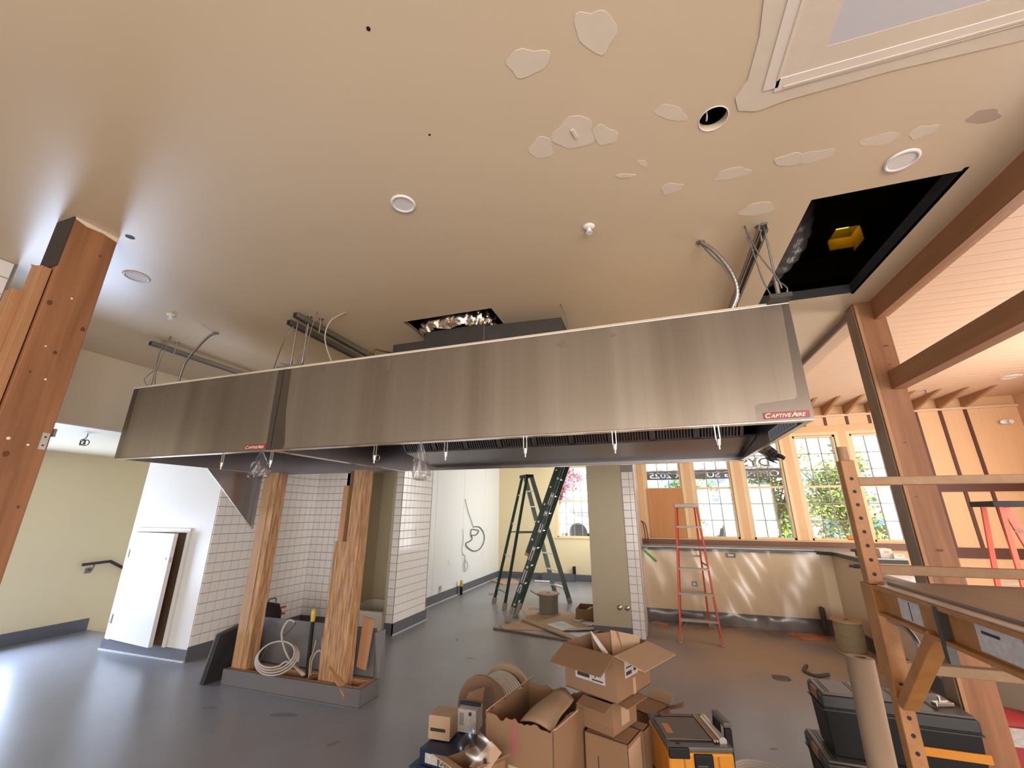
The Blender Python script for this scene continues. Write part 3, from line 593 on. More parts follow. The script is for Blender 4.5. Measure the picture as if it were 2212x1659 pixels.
# ---- steel strut channels along Y just under the ceiling with rods and cables
def strut(x, y0, y1, z, rods, label, bracket=True, cables=(), flip=False):
    h_ = thing('strut_hanger', label, 'hanger', (x, y0, HZ1), 'channel hangers over the hoods')
    m = MB(); w_, t_ = 0.0205, 0.003; m.box(x-w_, x-w_+t_, y0, y1, z-0.02, z+0.02); m.box(x+w_-t_, x+w_, y0, y1, z-0.02, z+0.02); m.box(x-w_, x+w_, y0, y1, z+0.017, z+0.02)
    m.box(x-w_, x-0.010, y0, y1, z-0.02, z-0.017); m.box(x+0.010, x+w_, y0, y1, z-0.02, z-0.017); m.build('channel', galv, h_)
    for (rx, ry, za, zb) in rods:
        m = MB(); m.cyl((rx, ry, za), (rx, ry, zb), 0.0055, n=10); m.cyl((rx, ry, zb-0.004), (rx, ry, zb-0.0005), 0.02, n=14); r_ = m.build('threaded_rod', galv, h_)
        if za < 2.8:
            m = MB(); m.cyl((rx, ry, za+0.02), (rx, ry, za+0.10), 0.011, n=8); m.build('turnbuckle', galv, r_)
            m = MB(); m.box(rx-0.05, rx+0.05, ry-0.03, ry+0.05, HZ1+0.006, HZ1+0.03); m.build('hanger_bracket', sheet_blk, r_)
    for pts in cables:
        m = MB(); m.tube(smooth_path(pts), 0.0035, 6); m.build('tie_cable', galv_dk, h_)
    return h_
strut(-4.15, 2.21, 3.6, 3.045, [(-4.15, 2.30, 2.64, CZ), (-4.05, 2.36, 2.96, CZ)], 'leftmost steel channel hanger over the left hood end', cables=[[(-4.14, 2.30, 2.80), (-4.10, 2.27, 2.95), (-3.98, 2.25, CZ)], [(-4.15, 2.28, 2.66), (-4.18, 2.26, 2.72), (-4.13, 2.28, 2.80)], [(-4.12, 2.32, 2.66), (-4.05, 2.26, 2.80), (-3.96, 2.25, CZ)]])
strut(-2.62, 2.26, 3.7, 3.045, [(-2.57, 2.30, 2.64, CZ), (-2.60, 2.42, 2.97, CZ)], 'middle channel hanger at the hood joint, left of the pair', cables=[[(-2.58, 2.28, 3.02), (-2.66, 2.28, 2.88), (-2.80, 2.36, 2.74), (-2.90, 2.42, 2.64)]])
strut(-2.49, 2.19, 3.7, 3.055, [(-2.48, 2.32, 2.64, CZ), (-2.42, 2.38, 2.97, CZ)], 'middle channel hanger at the hood joint, right of the pair', cables=[[(-2.48, 2.32, 2.66), (-2.42, 2.28, 2.74), (-2.39, 2.27, 2.95), (-2.36, 2.27, CZ)], [(-2.47, 2.33, 2.86), (-2.52, 2.31, 2.76), (-2.50, 2.32, 2.67)]])
strut(0.70, 2.16, 3.7, 3.055, [(0.715, 2.20, 2.64, CZ), (0.695, 2.21, 3.0, CZ)], 'right channel hanger over the right hood end by the hatch', cables=[[(0.62, 2.183, CZ), (0.66, 2.19, 2.92), (0.72, 2.19, 2.76), (0.735, 2.20, 2.70)], [(0.62, 2.183, CZ), (0.64, 2.20, 2.95), (0.66, 2.21, 2.78), (0.69, 2.21, 2.65)], [(0.73, 2.20, 2.74), (0.755, 2.19, 2.69), (0.735, 2.20, 2.65)]])
m = MB(); m.box(-2.64, -2.40, 2.24, 2.27, HZ1+0.014, HZ1+0.03); m.beam((-2.62, 2.26, HZ1+0.06), (-2.46, 2.26, HZ1+0.02), 0.02, 0.006, (0, 1, 0)); tag(m.build('joining_bracket', galv), 'flat steel bracket bridging the joint of the two hoods', 'bracket')
def conduit(pts, r, mat, label, ribs=True, name='flexible_conduit'):
    m = MB(); P = smooth_path(pts, 18)
    m.tube(P, [r*(1+(0.10*math.sin(i*2.1) if ribs else 0)) for i in range(len(P))], 10); c0 = Vector(pts[0]); m.cyl(c0-Vector((0, 0, 0.0005)), c0-Vector((0, 0, 0.006)), r*2.2, n=16)
    return tag(m.build(name, mat), label, 'conduit')
conduit([(-3.503, 2.318, CZ), (-3.58, 2.30, 3.05), (-3.80, 2.32, 2.86), (-3.86, 2.34, 2.64)], 0.010, galv_dk, 'grey conduit curving from ceiling to the left hood')
conduit([(-2.168, 2.357, CZ), (-2.28, 2.34, 3.04), (-2.33, 2.36, 2.90), (-2.27, 2.42, 2.70), (-2.22, 2.5, 2.64)], 0.0055, M('pale_conduit', (0.45, 0.40, 0.33), 0.5), 'thin pale cable looping from ceiling to the right hood', False, 'pale_cable')
conduit([(0.405, 2.258, CZ), (0.47, 2.24, 3.0), (0.53, 2.24, 2.86), (0.545, 2.26, 2.74), (0.50, 2.30, 2.64)], 0.011, galv, 'ribbed metal conduit curving down to the right hood top')
conduit([(0.400, 2.262, CZ-0.002), (0.45, 2.25, 2.99), (0.50, 2.245, 2.90), (0.525, 2.255, 2.82)], 0.004, galv_dk, 'thin wire beside the ribbed metal conduit', False, 'thin_wire')
conduit([(-0.52, 2.75, CZ), (-0.48, 2.76, 2.95), (-0.44, 2.78, 2.64)], 0.003, galv_dk, 'thin wire dropping right of the dark duct collar', False, 'thin_wire')
# ---- dark duct collar and foil wrapped duct
co = thing('duct_collar', 'black sheet metal duct collar on top of the right hood', 'duct', (-1.25, 3.0, HZ1+0.006))
m = MB(); m.box(-1.98, -0.525, 2.76, 3.36, HZ1+0.006, 2.965); m.build('lower_box', sheet_blk, co, 0.003)
m = MB(); m.box(-1.675, -1.14, 2.752, 3.36, HZ1+0.006, 3.036); m.build('riser_box', sheet_blk, co, 0.003)
m = MB(); m.hexa([(-1.14, 2.755, 2.70), (-0.52, 2.755, 2.70), (-0.52, 3.36, 2.70), (-1.14, 3.36, 2.70), (-1.14, 2.755, 3.020), (-0.52, 2.755, 2.998), (-0.52, 3.36, 2.998), (-1.14, 3.36, 3.02)]); m.build('side_box', sheet_blk, co, 0.003)
m = MB(); m.box(-1.144, -1.136, 2.748, 2.752, 2.66, 3.02); m.build('seam_flange', galv_dk, co)
m = MB(); m.tube(smooth_path([(-1.98, 2.80, 2.90), (-2.10, 2.78, 2.93), (-2.16, 2.76, 2.945), (-2.18, 2.755, 2.90), (-2.18, 2.755, 2.84)]), 0.008, 8); m.cyl((-2.18, 2.755, 2.84), (-2.18, 2.755, 2.905), 0.013, n=12); m.build('drain_elbow', M('dark_brass', (0.16, 0.10, 0.05), 0.4, 0.8), co)
m = MB()
def fn(u, v):
    t = 2*math.pi*u; a, b = 0.335, 0.315; p = 3.4
    cx, cy = math.copysign(abs(math.cos(t))**(2/p), math.cos(t)), math.copysign(abs(math.sin(t))**(2/p), math.sin(t))
    k = 1+0.03*math.sin(17*t+9*v)+0.025*math.sin(41*t-13*v)-0.10*max(0, 0.15-v)/0.15
    return (-1.44+a*cx*k, 3.005+b*cy*k, 3.036+0.36*v+0.008*math.sin(13*t))
m.grid(fn, 120, 14); m.add([(-1.72, 2.78, 3.037), (-1.12, 2.78, 3.037), (-1.12, 3.28, 3.037), (-1.72, 3.28, 3.037)], [(0, 3, 2, 1)])
tag(m.build('foil_wrapped_duct', foil), 'silver foil wrapped duct rising from the black collar into the ceiling', 'duct')
# ---- recessed lights and sprinklers on the ceilings
def downlight(x, y, z, r, label):
    t_ = thing('recessed_light', label, 'ceiling light', (x, y, z), 'round recessed lights')
    m = MB(); m.lathe([(r, 0.0), (r, -0.004), (r*0.93, -0.009), (r*0.80, -0.008), (r*0.76, -0.003)], (x, y, z), n=40); m.build('trim_ring', white_pl, t_)
    m = MB(); m.cyl((x, y, z-0.004), (x, y, z-0.001), r*0.78, n=36); m.build('lens', lens_m, t_)
downlight(-1.065, 1.455, CZ, 0.062, 'round white ceiling light above the left part of the hoods')
downlight(-3.135, 1.49, CZ, 0.072, 'round white ceiling light beside the left timber post')
downlight(1.197, 1.912, CZ, 0.064, 'round white ceiling light just in front of the hatch')
downlight(4.60, 6.85, 3.30, 0.10, 'round ceiling light set in the wood plank ceiling')
def sprinkler(x, y, z, label, s=1.0):
    t_ = thing('sprinkler_head', label, 'sprinkler', (x, y, z), 'fire sprinklers')
    m = MB(); m.lathe([(0.032*s, 0), (0.030*s, -0.006), (0.018*s, -0.012)], (x, y, z), n=24); m.cyl((x, y, z-0.012), (x, y, z-0.0118), 0.018*s, n=24); m.build('escutcheon', white_pl, t_)
    m = MB(); m.cyl((x, y, z-0.01), (x, y, z-0.035*s), 0.010*s, n=14); m.cyl((x, y, z-0.035*s), (x, y, z-0.04*s), 0.018*s, n=18); m.build('deflector', white_pl, t_)
sprinkler(-0.191, 1.927, CZ, 'white sprinkler head above the middle of the hoods'); sprinkler(-3.51, 1.954, CZ, 'white sprinkler head above the left end of the hoods')
t_ = thing('pendent_sprinkler', 'small dark sprinkler below the plank ceiling', 'sprinkler', (3.90, 7.25, 3.30)); m = MB(); m.cyl((3.9, 7.25, 3.30), (3.9, 7.25, 3.25), 0.01, n=10); m.cyl((3.9, 7.25, 3.25), (3.9, 7.25, 3.245), 0.03, n=14); m.build('head', galv_dk, t_)
t_ = thing('emergency_light', 'white fitting with two lamps high on the battened wall', 'light fixture', (5.09, 7.98, 2.87)); m = MB(); m.box(5.06, 5.16, 7.93, 7.984, 2.86, 2.93); m.build('housing', white_pl, t_, 0.008)
m = MB(); m.cyl((5.05, 7.95, 2.89), (5.03, 7.90, 2.885), 0.022, 0.028, 14); m.build('lamp_head', white_pl, t_); m = MB(); m.cyl((5.13, 7.93, 2.89), (5.12, 7.89, 2.885), 0.022, 0.028, 14); m.build('lamp_head', white_pl, t_)
# ================================================================== timber
lp = thing('timber_post', 'rough fir post with nailed strips at the left edge of the room', 'post', (-2.855, 1.09, 0))
m = MB(); m.box(-2.93, -2.78, 0.997, 1.19, 0, CZ); m.build('post', fir, lp, 0.003)
m = MB(); m.box(-2.931, -2.779, 0.992, 0.998, 2.80, CZ-0.002); m.build('tar_coating', black_paint, lp)
m = MB(); m.hexa([(-2.90, 0.955, 0), (-2.80, 0.955, 0), (-2.80, 0.992, 0), (-2.90, 0.992, 0), (-2.90, 0.955, 2.80), (-2.80, 0.955, 2.78), (-2.80, 0.992, 2.78), (-2.90, 0.992, 2.80)]); m.build('nailed_strip', fir_light, lp, 0.002)
m = MB(); m.box(-2.935, -2.865, 0.915, 0.955, 0, 2.64); m.build('nailed_strip', fir_light, lp, 0.002)
m = MB(); m.box(-2.955, -2.93, 0.96, 1.0, 0, 2.50); m.build('nailed_strip', fir, lp, 0.002)
m = MB(); m.box(-2.78, -2.776, 1.155, 1.182, 1.885, 1.965); br = m.build('steel_plate', galv, lp)
m = MB(); m.box(-2.80, -2.77, 1.19, 1.20, 1.95, 1.99); m.build('steel_clip', galv_dk, lp)
m = MB()
for z in (1.905, 1.945): m.cyl((-2.776, 1.169, z), (-2.7745, 1.169, z), 0.004, n=10)
m.build('plate_hole', black, br)
knot = M('wood_knot', (0.11, 0.04, 0.015), 0.6)
for (y, z, r) in [(1.02, 2.60, .014), (1.17, 2.52, .012), (1.10, 2.36, .010), (1.06, 1.85, .014), (1.08, 1.55, .010), (1.14, 2.95, .007), (1.04, 2.24, .006), (1.16, 1.62, .007)]:
    n = 12; m = MB(); m.prism([(-2.7795, y+r*0.8*(0.8+0.4*random.random())*math.cos(2*math.pi*k/n), z+r*(0.8+0.4*random.random())*math.sin(2*math.pi*k/n)) for k in range(n)], (0.0008, 0, 0)); m.build('knot', knot, lp)
for (y, z, r) in [(1.09, 2.66, .005), (1.05, 1.92, .007), (1.10, 2.22, .005), (1.12, 1.90, .005), (1.09, 1.44, .006), (1.06, 2.38, .004)]:
    m = MB(); m.cyl((-2.78, y, z), (-2.7785, y, z), r, n=10); m.build('plaster_dab', white_pl, lp)
m = MB(); m.prism([(-2.7785, 0.998, CZ-0.001), (-2.7785, 1.19, CZ-0.001), (-2.7785, 1.19, CZ-0.03), (-2.7785, 1.12, CZ-0.018), (-2.7785, 1.05, CZ-0.026), (-2.7785, 0.998, CZ-0.012)], (0.003, 0, 0)); m.build('plaster_smear', mud, lp)
rp = thing('timber_post', 'tall fir post behind the scaffold at the dining room edge', 'post', (1.65, 3.48, 0))
m = MB(); m.box(1.568, 1.742, 3.41, 3.548, 0, CZ); m.build('post', fir, rp, 0.003)
m = MB(); m.box(1.560, 1.568, 3.425, 3.548, 0, CZ-0.02); m.build('weathered_face', M('weathered_wood', (0.36, 0.25, 0.17), 0.8, 0, (6, (3, 3, 0.6), 1.8), None, (0.24, 0.155, 0.10)), rp)
m = MB(); m.box(1.566, 1.585, 3.406, 3.41, 0, CZ-0.02); m.build('pale_arris', fir_light, rp)
for (x, z, r) in [(1.66, 1.38, .012), (1.69, 2.74, .01), (1.64, 2.05, .006), (1.69, 1.05, .006), (1.62, 1.70, .005), (1.68, 2.60, .005)]:
    n = 12; m = MB(); m.prism([(x+1.8*r*(0.8+0.4*random.random())*math.cos(2*math.pi*k/n), 3.409, z+r*0.6*math.sin(2*math.pi*k/n)) for k in range(n)], (0, 0.0008, 0)); m.build('knot', knot, rp)
b1 = thing('ceiling_beam', 'upper fir beam along the edge of the plaster ceiling', 'beam', (1.72, 0, 2.95), 'fir beams')
m = MB(); m.box(1.67, 1.712, -3.5, 3.41, 2.95, 3.30); m.build('beam', fir_y, b1); m = MB(); m.box(1.72, 1.755, -3.5, 3.41, 2.962, 3.30); m.build('edge_board', fir_light, b1)
b2 = thing('tie_beam', 'lower fir beam framed into the post under the plank ceiling', 'beam', (1.70, 0, 2.42), 'fir beams')
m = MB(); m.box(1.655, 1.737, -3.5, 3.41, 2.418, 2.547); m.build('beam', fir_y, b2, 0.002)
b3 = thing('far_beam', 'pale beam running on behind the post to the window wall', 'beam', (1.68, 5.8, 3.05), 'fir beams')
m = MB(); m.box(1.612, 1.74, 3.55, 7.97, 3.05, 3.30); m.build('beam', slat_m, b3); m = MB(); m.box(1.600, 1.612, 3.55, 7.97, 3.052, CZ); m.build('edge_bead', M('beam_bead', (0.32, 0.24, 0.17), 0.6), b3)

# ================================================================== curb with raw posts
cb = thing('framed_curb', 'low grey plywood curb box holding the two raw posts', 'curb', (-3.33, 3.65, 0))
g_ply = M('grey_painted_ply', (0.155, 0.145, 0.15), 0.5, 0, (2.5, (1, 1, 1), 1.6), None, (0.12, 0.112, 0.118))
m = MB(); m.box(-4.12, -2.53, 3.525, 3.545, 0, 0.14); m.build('side_board', g_ply, cb); m = MB(); m.box(-4.12, -2.53, 3.765, 3.785, 0, 0.14); m.build('side_board', g_ply, cb)
m = MB(); m.box(-2.548, -2.528, 3.545, 3.765, 0, 0.14); m.build('end_board', g_ply, cb); m = MB(); m.box(-4.12, -4.10, 3.545, 3.765, 0, 0.14); m.build('end_board', g_ply, cb)
for (a, b_) in ((3.545, 3.583), (3.727, 3.765)):
    m = MB(); m.box(-4.10, -2.548, a, b_, 0, 0.138); m.build('framing_lumber', fir_light, cb)
m = MB(); m.box(-2.60, -2.548, 3.583, 3.727, 0.0, 0.138); m.build('framing_block', fir_light, cb); m = MB(); m.box(-3.20, -3.16, 3.583, 3.727, 0, 0.13); m.build('framing_block', fir_light, cb)
m = MB(); m.box(-4.12, -2.528, 3.515, 3.525, 0, 0.01); m.box(-2.528, -2.515, 3.515, 3.79, 0, 0.01); m.build('sealant_fillet', g_ply, cb)
p_ = thing('strand_post', 'raw strand lumber post standing at the left end of the curb', 'post', (-4.0, 3.65, 0), 'raw posts in the curb')
m = MB(); m.box(-4.085, -3.905, 3.587, 3.715, 0, HZ0-0.006); m.build('post', psl, p_, 0.003); m = MB(); m.box(-4.088, -3.975, 3.582, 3.587, 0.14, HZ0-0.008); m.build('smooth_ply', psl_side, p_)
p_ = thing('strand_post', 'raw strand lumber post with scabbed pieces at the right end of the curb', 'post', (-2.85, 3.65, 0), 'raw posts in the curb')
m = MB(); m.box(-2.91, -2.765, 3.60, 3.725, 0, HZ0-0.006); m.build('post', psl, p_, 0.003)
m = MB(); m.box(-3.055, -2.912, 3.605, 3.72, 0, 1.32); m.build('scab_piece', psl, p_, 0.003)
m = MB(); m.box(-3.02, -2.955, 3.60, 3.70, 1.32, 1.86); m.build('scab_piece', fir_light, p_, 0.002); m = MB(); m.box(-3.0, -2.912, 3.66, 3.72, 1.32, HZ0-0.008); m.build('scab_piece', wood('dark_scab', (0.16, 0.09, 0.05), (0.09, 0.05, 0.03), 2), p_)
def panel(pts, vec, mat, label, name='leaning_board', edge=None):
    m = MB(); m.prism(pts, vec); return tag(m.build(name, mat), label, 'panel', 'grey panels around the curb')
panel([(-4.07, 3.80, 0.0), (-2.60, 3.80, 0.0), (-2.65, 3.86, 0.52), (-4.07, 3.86, 0.52)], (0, 0.018, 0), g_ply, 'grey painted panel leaning along the back of the curb')
panel([(-4.34, 3.47, 0.0), (-4.235, 3.47, 0.44), (-4.165, 3.80, 0.53), (-4.24, 3.84, 0.0)], (0.016, 0, 0), g_ply, 'outer dark panel leaning off the left end of the curb')
panel([(-4.295, 3.475, 0.0), (-4.20, 3.475, 0.43), (-4.128, 3.80, 0.52), (-4.20, 3.84, 0.0)], (0.016, 0, 0), blackish, 'inner dark panel leaning off the left end of the curb')
panel([(-2.555, 3.79, 0.142), (-2.53, 3.86, 0.142), (-2.57, 3.875, 0.52), (-2.63, 3.80, 0.50)], (0.012, 0, 0), g_ply, 'narrow grey panel standing at the right end of the curb')
panel([(-2.765, 3.76, 0.22), (-2.66, 3.76, 0.20), (-2.62, 3.76, 0.62), (-2.74, 3.76, 0.64)], (0, 0.012, 0), fir_light, 'brown hardboard offcut behind the right raw post', 'hardboard_offcut')
panel([(-3.20, 3.77, 0.15), (-3.02, 3.77, 0.14), (-3.04, 3.782, 0.40), (-3.22, 3.782, 0.42)], (0, 0.006, 0), M('clear_grey_sheet', (0.30, 0.28, 0.28), 0.3), 'pale grey plate leaning beside the right raw post', 'grey_plate')
m = MB(); m.obox((-2.80, 3.57, 0.165), Vector((0.82, -0.25, -0.50)).normalized(), Vector((0.25, 0.95, 0)).normalized(), Vector((0.5, -0.1, 0.85)).normalized(), 0.16, 0.025, 0.008); tag(m.build('wood_offcut', fir_light), 'split wood offcut lying across the curb edge', 'wood scrap')
pi = thing('taped_pipe', 'black pipe with yellow taped end standing in the curb', 'pipe', (-3.235, 3.655, 0)); m = MB(); m.cyl((-3.22, 3.655, 0), (-3.24, 3.655, 0.60), 0.017, n=16); m.build('pipe', black, pi); m = MB(); m.lathe([(0.0, 0.115), (0.014, 0.112), (0.021, 0.09), (0.024, 0.05), (0.020, 0.0)], (-3.24, 3.655, 0.585), n=14); m.build('yellow_tape', yellow_tape, pi)
def cable(name, pts, r, mat, label, grp=None, cat='cable', n=8):
    m = MB(); m.tube(smooth_path(pts, 8), r, n); return tag(m.build(name, mat), label, cat, grp)
loops = []
for k in range(4*14):
    t = 2*math.pi*k/14; q = k/14; loops.append((-3.50+(0.25-0.015*q)*math.cos(t), 3.545+0.07*math.sin(t)-0.006*q, 0.275+(0.125-0.01*q)*math.sin(t)+0.012*q))
loops += [(-3.28, 3.56, 0.22), (-3.22, 3.60, 0.15)]
cable('cable_coil', loops, 0.008, wire_grey, 'grey cable coiled and hanging over the curb front')
cable('loose_cable', [(-3.20, 3.60, 0.16), (-3.42, 3.60, 0.28), (-3.55, 3.61, 0.46), (-3.50, 3.62, 0.58), (-3.43, 3.63, 0.57)], 0.010, wire_grey, 'single grey cable arching up out of the curb')
cable('dark_cable', [(-3.45, 3.66, 0.55), (-3.55, 3.66, 0.45), (-3.70, 3.64, 0.36), (-3.78, 3.62, 0.20)], 0.006, wire_dark, 'thin dark cable beside the arching grey cable')
cable('yellow_wire', [(-3.17, 3.62, 0.13), (-3.18, 3.62, 0.28), (-3.16, 3.62, 0.33), (-3.14, 3.62, 0.44)], 0.005, M('pale_yellow_wire', (0.45, 0.38, 0.15), 0.5), 'short yellowish wire standing beside the black pipe')
cable('conduit_loop', [(-3.21, 3.68, 0.12), (-3.22, 3.69, 0.25), (-3.17, 3.70, 0.33), (-3.11, 3.71, 0.30), (-3.08, 3.72, 0.18)], 0.011, wire_grey, 'bent grey conduit loop left of the right raw post')
# backpack against the tile wall
bp_ = thing('tool_backpack', 'black tool backpack with red piping against the tile wall', 'backpack', (-4.93, 4.72, 0))
m = MB()
def fn(u, v):
    t = 2*math.pi*u; k = (1-0.35*max(0, v-0.7)/0.3)*(1-0.9*(1 if v > 0.995 else 0)); p = 3
    cx, cy = math.copysign(abs(math.cos(t))**(2/p), math.cos(t)), math.copysign(abs(math.sin(t))**(2/p), math.sin(t))
    return (-4.93+0.14*cx*k, 4.72+0.16*cy*k*(1+0.04*math.sin(9*v)), 0.46*v)
m.grid(fn, 32, 14); m.build('body', bag_blk, bp_); m = MB(); m.tube(smooth_path([(-4.88, 4.66, 0.45), (-4.88, 4.67, 0.50), (-4.88, 4.77, 0.50), (-4.88, 4.78, 0.45)]), 0.006, 8); m.build('carry_handle', bag_blk, bp_)
m = MB()
for z in (0.20, 0.30, 0.38): m.box(-4.80, -4.785, 4.80, 4.87, z, z+0.02)
m.build('red_piping', red_m, bp_)
m = MB(); m.box(-4.75, -4.52, 5.05, 5.16, 0, 0.09); m.cyl((-4.62, 5.1, 0.09), (-4.62, 5.1, 0.17), 0.03, 0.015, 12); tag(m.build('small_tool_case', bag_blk), 'low dark case on the floor at the tiled corner', 'case')
# mop sink
ms = thing('mop_sink', 'white floor mop sink in the olive nook', 'sink', (-4.07, 5.9, 0)); m = MB()
m.box(-4.49, -3.71, 5.52, 5.58, 0, 0.26); m.box(-4.49, -3.71, 6.28, 6.34, 0, 0.26); m.box(-4.49, -4.43, 5.58, 6.28, 0, 0.26); m.box(-3.77, -3.71, 5.58, 6.28, 0, 0.26); m.build('basin_wall', M('sink_white', (0.68, 0.62, 0.55), 0.3), ms, 0.008)
boxo('basin_floor', M('sink_floor', (0.48, 0.40, 0.30), 0.4), (-4.43, -3.77, 5.58, 6.28, 0.0, 0.05), ms); m = MB(); m.box(-4.49, -3.71, 5.505, 5.52, 0.215, 0.262); m.build('front_rim', MATS['sink_white'], ms)
# outlet plates
def plate(loc, ax, label, w_=0.07, h_=0.115, mat=white_pl):
    x, y, z = loc; t_ = thing('outlet_plate', label, 'outlet', loc, 'wall plates'); m = MB()
    if ax == 'x': m.box(x, x+0.006, y-w_/2, y+w_/2, z-h_/2, z+h_/2); q = MB(); q.box(x+0.006, x+0.008, y-0.016, y+0.016, z-0.034, z+0.034)
    else: m.box(x-w_/2, x+w_/2, y-0.006, y, z-h_/2, z+h_/2); q = MB(); q.box(x-0.016, x+0.016, y-0.008, y-0.006, z-0.034, z+0.034)
    m.build('cover', mat, t_, 0.002); q.build('insert', lens_m, t_)
plate((-3.519, 5.963, 1.32), 'x', 'white switch plate on the tiled wall end')
plate((-3.95, 8.0, 0.64), 'x', 'white outlet plate low on the white panelled wall'); plate((-3.95, 10.03, 1.18), 'x', 'white outlet plate high on the panelled wall near the corner'); plate((-3.95, 9.73, 0.64), 'x', 'white outlet plate on the panelled wall right of the cable coils')
plate((-2.9, 10.88, 1.18), 'y', 'white outlet plate on the cream wall behind the stepladder')
plate((-3.95, 7.66, 0.17), 'x', 'grey metal box set in the cove base', 0.10, 0.20, galv)
for x in (-0.556, -0.452):
    m = MB(); m.lathe([(0.035, 0), (0.035, 0.004), (0.016, 0.008), (0.012, 0.04), (0.0, 0.041)], (x, 6.40, 0.36), (0, -1, 0), 16); tag(m.build('pipe_stub', alum), 'chrome pipe stub low on the tan green wall end, %s of two' % ('left' if x < -.5 else 'right'), 'pipe', 'pipe stubs')
# wires on the ladder room wall
X = -3.93
cable('wall_wire', [(X, 8.62, 1.88), (X, 8.78, 1.65), (X, 9.05, 1.36), (X, 9.10, 1.30)], 0.006, wire_dark, 'thin wire slanting down the white panelled wall')
cable('wire_coil', [(X, 9.12, 1.28), (X, 9.5, 1.26), (X, 9.78, 1.10), (X, 9.80, 0.93), (X, 9.55, 0.78), (X, 9.2, 0.76), (X, 8.85, 0.86), (X, 8.75, 0.95), (X, 8.95, 0.98), (X, 9.08, 1.03), (X, 9.0, 1.12), (X, 9.02, 1.22), (X, 9.2, 1.22), (X, 9.45, 1.18), (X, 9.3, 1.10), (X, 9.05, 1.10)], 0.011, galv_dk, 'big loop of grey cable hanging on the white panelled wall')
cable('small_wire_coil', [(X, 8.62, 0.74), (X, 8.72, 0.70), (X, 8.70, 0.62)]+[(X, 8.78+0.14*math.cos(a*0.7)*(1-0.04*a), 0.50+0.13*math.sin(a*0.7)*(1-0.03*a)) for a in range(2, 16)], 0.007, wire_grey, 'small coil of pale cable low on the white panelled wall')
cable('wall_drop_wire', [(X, 8.56, 1.25), (X, 8.60, 1.0), (X, 8.55, 0.85), (X, 8.62, 0.72)], 0.006, wire_grey, 'short pale wire hanging above the small coil')
pi = thing('gas_stub', 'black pipe with yellow taped top at the panelled wall foot', 'pipe', (-3.86, 8.43, 0)); m = MB(); m.cyl((-3.86, 8.43, 0), (-3.86, 8.43, 0.16), 0.03, n=14); m.build('pipe', black, pi); m = MB(); m.lathe([(0, 0.12), (0.028, 0.115), (0.034, 0.05), (0.03, 0)], (-3.86, 8.43, 0.15), n=12); m.build('yellow_tape', yellow_tape, pi)
m = MB(); m.cyl((-1.95, 10.78, 0.17), (-1.95, 10.78, 0.34), 0.04, n=14); tag(m.build('black_stub', black), 'black pipe stub on the ledge below the ladder room window', 'pipe')
cable('ceiling_wire_coil', [(-5.57, 2.656, 2.38), (-5.565, 2.65, 2.34), (-5.59, 2.64, 2.31)]+[(-5.57+0.045*math.cos(a*0.8), 2.645+0.02*math.sin(a*0.5), 2.285+0.03*math.sin(a*0.8)) for a in range(3, 26)], 0.0045, wire_dark, 'small coil of dark wire hanging from the alcove ceiling', None, 'wire')
hr = thing('stair_handrail', 'short dark handrail on the cream stair wall', 'handrail', (-7.68, 4.2, 0.8)); m = MB(); m.beam((-7.67, 4.04, 0.885), (-7.67, 4.37, 0.90), 0.035, 0.035, (0,0,1)); m.beam((-7.67, 4.36, 0.90), (-7.67, 5.2, 0.40), 0.035, 0.035, (0,0,1)); m.build('rail', wood('dark_rail', (0.045, 0.03, 0.028), (0.03, 0.02, 0.02), 1), hr, 0.004)
m = MB(); m.tube([(-7.75, 4.17, 0.80), (-7.68, 4.17, 0.80), (-7.67, 4.18, 0.87)], 0.010, 8); m.box(-7.75, -7.735, 4.13, 4.20, 0.76, 0.83); m.build('rail_bracket', galv_dk, hr)
